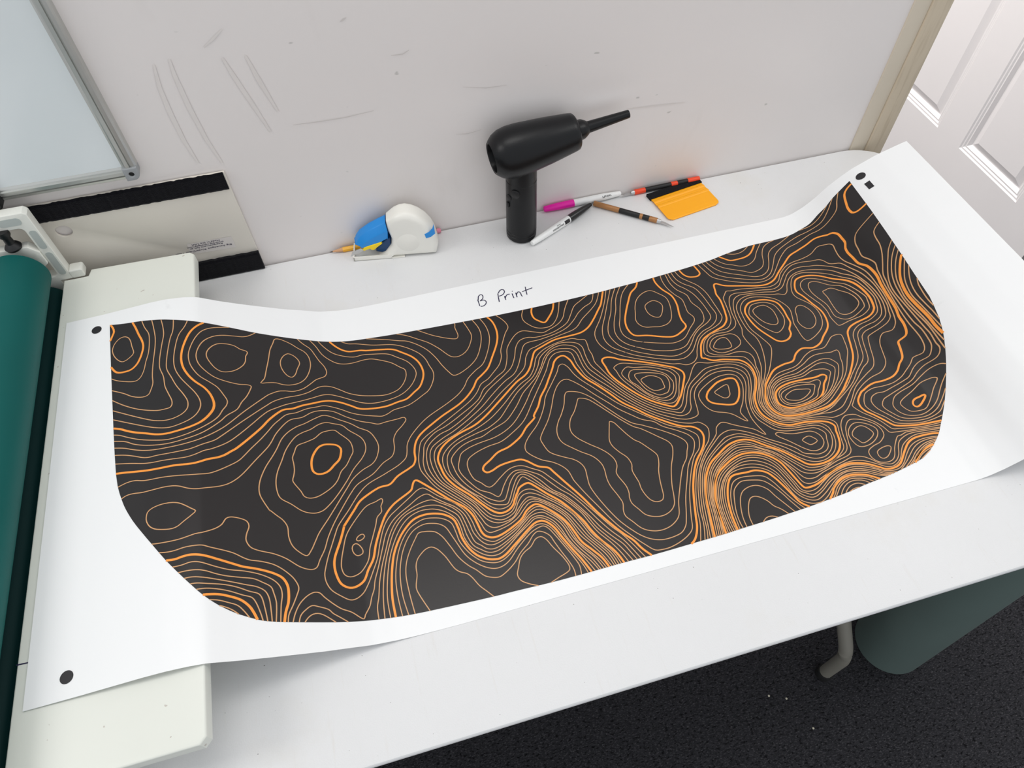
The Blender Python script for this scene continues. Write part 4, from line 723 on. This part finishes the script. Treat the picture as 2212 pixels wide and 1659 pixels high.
# sticker, upside down on the plate
sp = [ony((380+x/10.05, 470+y/10.05), -.0058) for x, y in ((235, 580), (1200, 405), (1310, 640), (330, 800))]
stk = vmesh('sticker', sp, [(0, 1, 2, 3)], m_sticker, fp, False, 'small printed label stuck on upside down')
TX, TU = Vector((-1, 0, 0)), Vector((0, 0, -1))
for txt, px, ln_ in (('Big Squeegee Rivet/Dent Tool', (1210, 560), .0800), ('Replacement felt at', (1010, 540), .0465), ('www.big-squeegee.com', (1030, 500), .0520), ('Made in the USA', (945, 470), .0400)):
    p = ony((380+px[0]/10.05, 470+px[1]/10.05), -.0061)
    o = text_mesh('label_text', txt, .0040, m_navy_ink, stk, p, TX, TU, (0, -1, 0))
    xs_ = [v.co.x for v in o.data.vertices]; wdt = max(xs_)-min(xs_); k = ln_/wdt; x1_ = max(xs_)
    for v in o.data.vertices: v.co.x = x1_-(x1_-v.co.x)*k

# ================================================================== WHITEBOARD
wbx1, wbz0 = -.2685, .9385
wbd = thing('whiteboard', 'whiteboard with aluminium frame and grey corner cap hanging on the wall', 'whiteboard', (-.6, -.01, wbz0))
box('writing_surface', (-.95, -.010, wbz0+.014), (wbx1-.012, -.002, 1.62), m_wb, wbd)
def rail(name, prof, p0, d, U, N, length):
    bm = bmesh.new(); p0, d, U, N = Vector(p0), Vector(d), Vector(U), Vector(N)
    A = [bm.verts.new(p0+U*u+N*n_) for u, n_ in prof]; B = [bm.verts.new(p0+d*length+U*u+N*n_) for u, n_ in prof]
    for k in range(len(prof)): bm.faces.new((A[k], A[(k+1) % len(prof)], B[(k+1) % len(prof)], B[k]))
    bm.faces.new(A); bm.faces.new(B); return link(name, bm_mesh(bm), m_alu, wbd, False)
RP = [(0, -.001), (0, .011), (.002, .0135), (.0055, .0145), (.006, .0125), (.0075, .0125), (.008, .0150), (.0125, .0150), (.013, .0125), (.015, .012), (.0175, .0105), (.0175, -.001)]
r1 = rail('frame_rail', RP, (wbx1, 0, wbz0+.016), (0, 0, 1), (-1, 0, 0), (0, -1, 0), .68)
r2 = rail('frame_rail', RP, (-.95, 0, wbz0), (1, 0, 0), (0, 0, 1), (0, -1, 0), .95+wbx1-.016)
cap_loop = [(-.2685, wbz0+.0175), (-.2865, wbz0+.0175), (-.2865, wbz0-.0005)]+[(-.2775+.009*math.cos(math.radians(a)), wbz0+.0085+.009*math.sin(math.radians(a))) for a in range(-90, 1, 15)]
hl = [(-.2778+.0033*math.cos(-k*math.pi/10), wbz0+.0085+.0033*math.sin(-k*math.pi/10)) for k in range(20)]
cpo = plate('corner_cap', [cap_loop, hl], .0165, m_cap, wbd, (1, 0, 0), (0, -.0085, 0), (0, -1, 0), (0, 0, 1), .0012, 2, 'grey plastic corner cap with screw hole')
lathe('screw_hole', (-.2778, -.0145, wbz0+.0085), (0, 1, 0), [(0, .0036), (.008, .0036)], m_blk2, cpo, 16)
bm = box_bm((-.458, -.030, .938), (-.4355, -.0005, .9585), .003); me = bm_mesh(bm); link('clip', me, m_blk2, wbd, True, 40, 'black clip at the board bottom rail')

# ================================================================== SMALL THINGS ON THE TABLE
def table_line(p, q, z):
    a, b = onz(p, ZT+z), onz(q, ZT+z); return Vector(a), Vector(b)
c6 = lambda x, y: (1130+x/4.916, 350+y/4.916)
c4 = lambda x, y: (700+x/7.373, 400+y/7.373)
# pencil
pa = Vector((-.0668, -.0072, ZT+.0042)); pb = Vector((.1118, -.0072, ZT+.0042)); pd = (pb-pa); PL = pd.length
pc = thing('pencil', 'sharpened yellow pencil lying along the wall behind the blade dispenser', 'pencil', (pa+pb)/2-Vector((0, 0, .0042)))
lathe('lead', pa, pd, [(0, .0002), (.005, .0011)], m_lead, pc, 12)
lathe('sharpened_wood', pa+pd.normalized()*.005, pd, [(0, .0011), (.016, .0036)], m_wood, pc, 12)
lathe('barrel', pa+pd.normalized()*.0205, pd, [(0, .0037), (.001, .0041), (PL-.0405, .0041)], m_pencil, pc, 6, False, twist=.52)
lathe('ferrule', pa+pd.normalized()*(PL-.020), pd, [(0, .0040), (.002, .0042), (.005, .0039), (.008, .0042), (.013, .0040)], m_ferrule, pc, 20)
lathe('eraser', pa+pd.normalized()*(PL-.007), pd, [(0, .0037), (.005, .0037), (.007, .0028), (.0073, 0)], m_eraser, pc, 20)

# blade dispenser (white / blue)
A0 = Vector(onz(c4(480, 1215), ZT)); B0 = Vector(onz(c4(1700, 1118), ZT)); e = (B0-A0).normalized(); nin = Vector((-e.y, e.x, 0))
WD = .034
bd = thing('blade_dispenser', 'white snail-shaped blade dispenser with blue hood and yellow cutter', 'dispenser', (A0+B0)/2+nin*.02)
def uvz(pts, off):
    out = []
    p0 = A0+nin*off
    for q in pts:
        P = Vector(onplane(c4(*q), p0, nin)); out.append(((P-p0).dot(e), P.z-ZT))
    return out
def dplate(name, prof, th, off, m, bev, lab=None):
    o0 = A0+nin*off
    return plate(name, [prof], th, m, bd, e, (o0.x, o0.y, ZT), nin, (0, 0, 1), bev, 4, lab)
mid = WD/2
fr = uvz([(985, 1070), (1076, 960), (1072, 860), (1015, 745), (990, 640)], .004)
up = uvz([(985, 505), (1100, 415), (1190, 375), (1280, 362), (1380, 375), (1500, 420), (1600, 480), (1700, 575), (1760, 670), (1800, 790), (1815, 900)], mid)
lowz = uvz([(870, 1215), (1700, 1115), (1765, 1060)], 0)
u0, u1 = lowz[0][0], lowz[2][0]
body = [(u0, .0005)]+fr+up[:-1]+[(up[-2][0]+.001, .018), (up[-2][0]-.003, .0005)]
body = [(u, max(z, .0005)) for u, z in body]
dplate('body', body, WD, mid, m_white, .010, 'glossy white rounded body')
sil = uvz([(488, 850), (505, 790), (555, 718), (700, 615), (850, 535), (968, 481)], mid+.006)
crs = uvz([(578, 985), (605, 960), (655, 915), (760, 850), (880, 785), (1008, 735)], .003)
low = uvz([(580, 1004), (610, 1006), (645, 1003), (760, 965), (885, 920), (1016, 850)], .003)
V, Fc = [], []
def hp(uz, off): p = A0+e*uz[0]+nin*off; return (p.x, p.y, ZT+uz[1])
for i, (s_, c_, l_) in enumerate(zip(sil, crs, low)):
    V += [hp(l_, .003), hp(c_, .003), hp(((s_[0]*.75+c_[0]*.25), s_[1]*.8+c_[1]*.2), .0105), hp(s_, mid+.006), hp((s_[0], s_[1]-.004), WD-.004), hp((c_[0], l_[1]), WD-.003)]
    if i:
        for k in range(6): Fc.append((6*i-6+k, 6*i-6+(k+1) % 6, 6*i+(k+1) % 6, 6*i+k))
Fc += [tuple(range(6)), tuple(range(len(V)-1, len(V)-7, -1))]
hd_o = vmesh('hood', V, Fc, m_blue, bd, True, 'sky blue hood')
md = hd_o.modifiers.new('soft', 'BEVEL'); md.width = .0012; md.segments = 3; md.limit_method = 'ANGLE'
dplate('inner_wheel', uvz([(1000, 860), (1060, 850), (1070, 950), (1000, 1060), (930, 1085), (830, 1070), (840, 1010), (900, 940)], .007), WD-.016, mid, m_dblue, .003, 'dark blue inner block')
dplate('yellow_cutter', uvz([(905, 905), (925, 930), (850, 985), (800, 1030), (760, 1030), (730, 1010), (640, 1045), (615, 1030), (640, 990), (760, 950)], .003), .006, .005, m_yel, .0012, 'yellow cutter insert')
dplate('blade', uvz([(425, 1140), (450, 1070), (590, 1005), (640, 1030), (560, 1085)], .005), .0008, .005, m_steel, 0.0, 'steel blade sticking out')
# base tray: floor and low walls
LT = u0+.012
def dbox(name, ua, ub, oa, ob, za, zb, m):
    V = []
    for z in (za, zb):
        for u, o in ((ua, oa), (ub, oa), (ub, ob), (ua, ob)): p = A0+e*u+nin*o; V.append((p.x, p.y, ZT+z))
    vmesh(name, V, [(0, 3, 2, 1), (4, 5, 6, 7), (0, 1, 5, 4), (1, 2, 6, 5), (2, 3, 7, 6), (3, 0, 4, 7)], m, bd)
dbox('tray_floor', 0, LT+.03, 0, WD-.002, .0003, .0018, m_white)
dbox('tray_wall', 0, LT+.01, 0, .0022, .0003, .0075, m_white)
dbox('tray_wall', 0, LT+.01, WD-.004, WD-.002, .0003, .0075, m_white)
dbox('tray_wall', 0, .002, 0, WD-.002, .0003, .0085, m_white)
# blue accent that wraps the back
bm = bmesh.new(); vs = []
for x, y in ((1600, 780), (1625, 845), (1700, 825), (1770, 770), (1745, 620), (1725, 690), (1670, 750)): vs.append((x, y))
acc = uvz(vs, -.0003)
dplate('accent', acc, .0012, .0, m_blue, .0003, 'blue accent stripe')
lathe('dish', A0+e*((u0+u1)/2+.006)+nin*(-.0002)+Vector((0, 0, .030)), nin, [(0, .017), (.0004, .0175), (.0005, 0)], m_white, bd, 32)

# air duster
ad = thing('air_duster', 'black handheld electric air duster standing upright near the wall', 'air duster', (.235, -.048, ZT))
HC = Vector((.235, -.048, ZT))
lathe('handle', HC, (0, 0, 1), [(0, 0), (0, .0215), (.003, .0238), (.010, .0240), (.0105, .0234), (.0115, .0234), (.012, .0240), (.016, .0240), (.0165, .0235), (.0175, .0235), (.018, .0240), (.110, .0232), (.1105, .0226), (.1115, .0226), (.112, .0232), (.135, .0232)], m_blk, ad, 48, angle=25)
hb = Vector(onz((1062, 343), ZT+.152)); tipp = Vector(onz((1358, 246), ZT+.172)); hd = (tipp-hb).normalized()
head = lathe('motor_head', hb, hd, [(.012, .0), (.012, .0190), (.001, .0205), (0, .0225), (.0025, .0255), (.009, .0310), (.018, .0350), (.030, .0368), (.045, .0366), (.085, .0325), (.122, .0275), (.128, .0262), (.130, .0240), (.130, 0)], m_blk, ad, 64, angle=50)
for k in range(14):
    a = 2*math.pi*k/14; dd, s_, u_ = frame_axes(hd); rad = s_*math.cos(a)+u_*math.sin(a); tg = (-s_*math.sin(a)+u_*math.cos(a))
    p = hb+hd*.008; V = []
    for q in (0, .0016):
        V += [tuple(p+rad*.004-tg*.0006+hd*q), tuple(p+rad*.0195-tg*.0006+hd*q), tuple(p+rad*.0195+tg*.0006+hd*q), tuple(p+rad*.004+tg*.0006+hd*q)]
    vmesh('grille_spoke', V, [(0, 1, 2, 3), (4, 7, 6, 5), (0, 4, 5, 1), (1, 5, 6, 2), (2, 6, 7, 3), (3, 7, 4, 0)], m_blk, head)
lathe('grille_hub', hb+hd*.0065, hd, [(0, 0), (0, .004), (.001, .005), (.005, .005)], m_blk, head, 20)
TL = (tipp-hb).length
lathe('nozzle_collar', hb+hd*.130, hd, [(0, .0150), (.010, .0142), (.016, .0110), (.018, .0095)], m_blk, ad, 36)
lathe('nozzle', hb+hd*.147, hd, [(0, .0088), (.004, .0084), (TL-.149, .0060), (TL-.147, .0058), (TL-.147, .0045), (TL-.152, .0042), (TL-.152, 0)], m_blk, ad, 28)
to_cam = (Vector(CAM)-HC); to_cam.z = 0; to_cam.normalize()
side = Vector((-.62, -.78, 0)).normalized()
lathe('trigger', HC+side*.0215+Vector((0, 0, .098)), side, [(0, .0075), (.003, .0072), (.0042, .005), (.0046, 0)], m_blk2, ad, 20)
side2 = Vector((-.93, -.36, 0)).normalized()
lathe('power_button', HC+side2*.0215+Vector((0, 0, .086)), side2, [(0, .0055), (.0025, .0052), (.0032, .003), (.0035, 0)], m_blk2, ad, 18)
box('charge_port', (HC.x-.0246, HC.y-.010, ZT+.068), (HC.x-.0215, HC.y-.004, ZT+.076), m_blk2, ad, .001)

# markers
def marker(name, label, p, q, capm, cap_front, z=.0062, writing=None):
    a, b = table_line(p, q, z); a.z = b.z = ZT+z
    return a, b
# pink one: pink cap at the left, white barrel to the right
pm0, pm1 = Vector((.2848, -.0085, ZT+.0062)), Vector((.4190, -.0066, ZT+.0062)); d = (pm1-pm0).normalized(); Lm = (pm1-pm0).length
mk = thing('marker', 'white marker with a hot pink cap lying against the wall', 'marker', (pm0+pm1)/2-Vector((0, 0, .0062)))
lathe('cap', pm0, d, [(0, 0), (0, .0040), (.0015, .0047), (.020, .0058), (.047, .0062), (.0515, .0062), (.0515, .0056)], m_pink, mk, 32)
brl = lathe('barrel', pm0+d*.0515, d, [(0, .0056), (.004, .0058), (Lm-.080, .0057), (Lm-.062, .0046), (Lm-.0525, .0040), (Lm-.0515, .0032), (Lm-.0515, 0)], m_mwhite, mk, 32)
dd, s_, u_ = frame_axes(d)
def on_barrel(txt, t, ang, size, parent, base, d, r, flip=1, m=None):
    dd, s_, u_ = frame_axes(d); nn = (s_*math.cos(ang)+u_*math.sin(ang)); up_ = nn.cross(dd)*-1
    return text_mesh('print', txt, size, m or m_black_ink, parent, base+dd*t+nn*r, dd*flip, up_*flip, nn)
on_barrel('Marker', .100, math.radians(58), .0055, brl, pm0, d, .00585)
# black one
bm0, bm1 = Vector((.2432, -.0795, ZT+.0062)), Vector((.3630, -.0185, ZT+.0062)); d2 = (bm1-bm0).normalized(); L2 = (bm1-bm0).length
mb = thing('marker', 'white marker with a glossy black cap lying beside the air duster base', 'marker', (bm0+bm1)/2-Vector((0, 0, .0062)))
brl2 = lathe('barrel', bm0, d2, [(0, 0), (0, .0036), (.0012, .0042), (.016, .0050), (.050, .0060), (.085, .0062), (L2-.050, .0060)], m_mwhite, mb, 32)
lathe('cap', bm0+d2*(L2-.0525), d2, [(0, .0056), (0, .0063), (.012, .0063), (.030, .0055), (.045, .0042), (.0515, .0030), (.0525, .0016), (.0525, 0)], m_capblack, mb, 32)
on_barrel('permanent', .066, math.radians(18), .0056, brl2, bm0, d2, .0063, -1)
on_barrel('marker', .060, math.radians(52), .0028, brl2, bm0, d2, .0063, -1)
# dark badge near the cap, wrapped on the barrel
V, Fc = [], []
dd, s_, u_ = frame_axes(d2)
for i in range(7):
    a = math.radians(-4+62*i/6); nn = s_*math.cos(a)+u_*math.sin(a)
    for t in (.0685, .0795): V.append(tuple(bm0+d2*t+nn*.00625))
    if i: Fc.append((2*i-2, 2*i-1, 2*i+1, 2*i))
vmesh('badge', V, Fc, m_black_ink, brl2, True)

# craft knives
def knife(name, label, p0, p1, segs, tip_len, bladetip_side):
    d = (p1-p0).normalized(); t = thing(name, label, 'craft knife', (p0+p1)/2-Vector((0, 0, .0045)))
    pos = 0
    for nm, ln_, r0, r1, m in segs:
        lathe(nm, p0+d*pos, d, [(0, r0*.93), (.0008, r0), (ln_-.0008, r1), (ln_, r1*.93)], m, t, 28); pos += ln_
    lathe('collet', p0+d*pos, d, [(0, .0038), (.004, .0034), (.006, .0026)], m_steel, t, 20); pos += .005
    s_ = Vector((-d.y, d.x, 0))*bladetip_side
    pts = [(-.001, -.0026), (.008, -.0026), (tip_len, .0030), (.010, .0030), (-.001, .0026)]
    V = []
    for q in (-.0003, .0003): V += [tuple(p0+d*(pos+u)+s_*v+Vector((0, 0, q-.001))) for u, v in pts]
    vmesh('blade', V, [(0, 1, 2, 3, 4), (9, 8, 7, 6, 5)]+[(k, 5+k, 5+(k+1) % 5, (k+1) % 5) for k in range(5)], m_steel, t)
k1a, k1b = Vector((.5610, -.0068, ZT+.0045)), Vector((.4425, -.0090, ZT+.0045))
knife('craft_knife', 'black craft knife with orange red bands lying against the wall', k1a, k1b,
      [('end_grip', .0215, .0042, .0044, m_orange), ('handle', .0190-.0, .0042, .0042, m_blk2), ('band', .0195-.008, .0043, .0043, m_orange), ('handle', .0470, .0042, .0042, m_blk2), ('front_grip', .0195, .0044, .0044, m_orange)], .021, 1)
k2a, k2b = Vector((.3690, -.0160, ZT+.0045)), Vector((.4535, -.0850, ZT+.0045))
knife('craft_knife', 'bronze and black craft knife lying next to the amber scraper', k2a, k2b,
      [('end_grip', .0440, .0044, .0044, m_bronze), ('handle', .0350, .0043, .0043, m_blk2), ('band', .0050, .0044, .0044, m_bronze), ('handle', .0110, .0043, .0043, m_blk2), ('front_grip', .0135, .0044, .0044, m_bronze)], .024, -1)

# amber scraper card with felt edge
P0, P1, P2 = Vector((.4615, -.0205, 0)), Vector((.5590, -.0042, 0)), Vector((.4724, -.0885, 0))
eu = (P1-P0).normalized(); ev = Vector((eu.y, -eu.x, 0)); LW = (P1-P0).length; LH = (P2-P0).dot(ev)
sc = thing('scraper_card', 'amber plastic scraper card with a black felt edge lying flat', 'scraper', (P0+P1)/2+ev*LH/2+Vector((0, 0, ZT)))
hs = LH
prof = [(0.004, .0006), (0.004, .0028), (.017, .0030), (.019, .0042), (.0215, .0042), (.0235, .0032), (.029, .0034), (.031, .0046), (.034, .0046), (.036, .0036), (.052, .0032), (hs-.002, .0026), (hs, .0018), (hs, .0006)]
def card_row(v, z, ins): return [P0+ev*v+eu*ins+Vector((0, 0, ZT+z)), P0+ev*v+eu*(LW-ins)+Vector((0, 0, ZT+z))]
bm = bmesh.new(); rows = []
def corner_ins(v):
    q = max(0, v-(hs-.008)); return .008-math.sqrt(max(.008**2-q*q, 0)) if q > 0 else 0
pr2 = [p for p in prof]
fine = []
for (v0, z0), (v1, z1) in zip(pr2[:-1], pr2[1:]):
    fine.append((v0, z0))
    if v1 > hs-.008 and v1-v0 > .004:
        for k in range(1, 9): fine.append((max(v0, hs-.0085)+(v1-max(v0, hs-.0085))*k/9, z0+(z1-z0)*k/9))
fine.append(pr2[-1])
for v, z in fine: rows.append([bm.verts.new(q) for q in card_row(v, z, corner_ins(v))])
for a, b in zip(rows[:-1], rows[1:]): bm.faces.new((a[0], a[1], b[1], b[0]))
bm.faces.new([r[0] for r in rows]); bm.faces.new([r[1] for r in rows][::-1]); bm.faces.new((rows[0][0], rows[-1][0], rows[-1][1], rows[0][1]))
link('blade_plate', bm_mesh(bm), m_card, sc, False)
V = []
for z in (.0004, .0048):
    for u, v in ((-.001, -.001), (LW+.001, -.001), (LW+.001, .0125), (-.001, .0125)): q = P0+eu*u+ev*v; V.append((q.x, q.y, ZT+z))
vmesh('felt_edge', V, [(0, 3, 2, 1), (4, 5, 6, 7), (0, 1, 5, 4), (1, 2, 6, 5), (2, 3, 7, 6), (3, 0, 4, 7)], m_felt, sc)

# ================================================================== UNDER THE TABLE
RB = Vector((.851, -.672, 0)); rdir = Vector((-.08, .022, 1)).normalized()
vr = thing('vinyl_roll', 'smooth grey green roll standing on end on the carpet under the table', 'roll', RB)
lathe('rolled_sheet', RB+Vector((0, 0, .0055)), rdir, [(0, .040), (0, .0655), (.0015, .067), (.620, .067), (.6215, .0655), (.6215, .040), (.60, .039), (.02, .039)], m_bin, vr, 72, True, angle=30)
lathe('cardboard_core', RB+Vector((0, 0, .0055)), rdir, [(.003, .036), (.003, .0388), (.6185, .0388), (.6185, .036), (.60, .0355)], mat('brown_cardboard', (150, 120, 88), .8, .06, 30), vr, 40)
for p, lb in (((1661, 1503), 'largest pale lint crumb on the dark carpet'), ((1699, 1509), 'middle pale lint crumb on the dark carpet'), ((1757, 1573), 'pale lint crumb on the carpet nearest the camera')):
    c = onz(p, .002); tag(lathe('carpet_lint', (c[0], c[1], .0008), (0, 0, 1), [(0, .0012), (.001, .0022), (.002, .0010), (.0022, 0)], m_speck, None, 7), lb, 'lint', 'lint crumbs on the carpet')
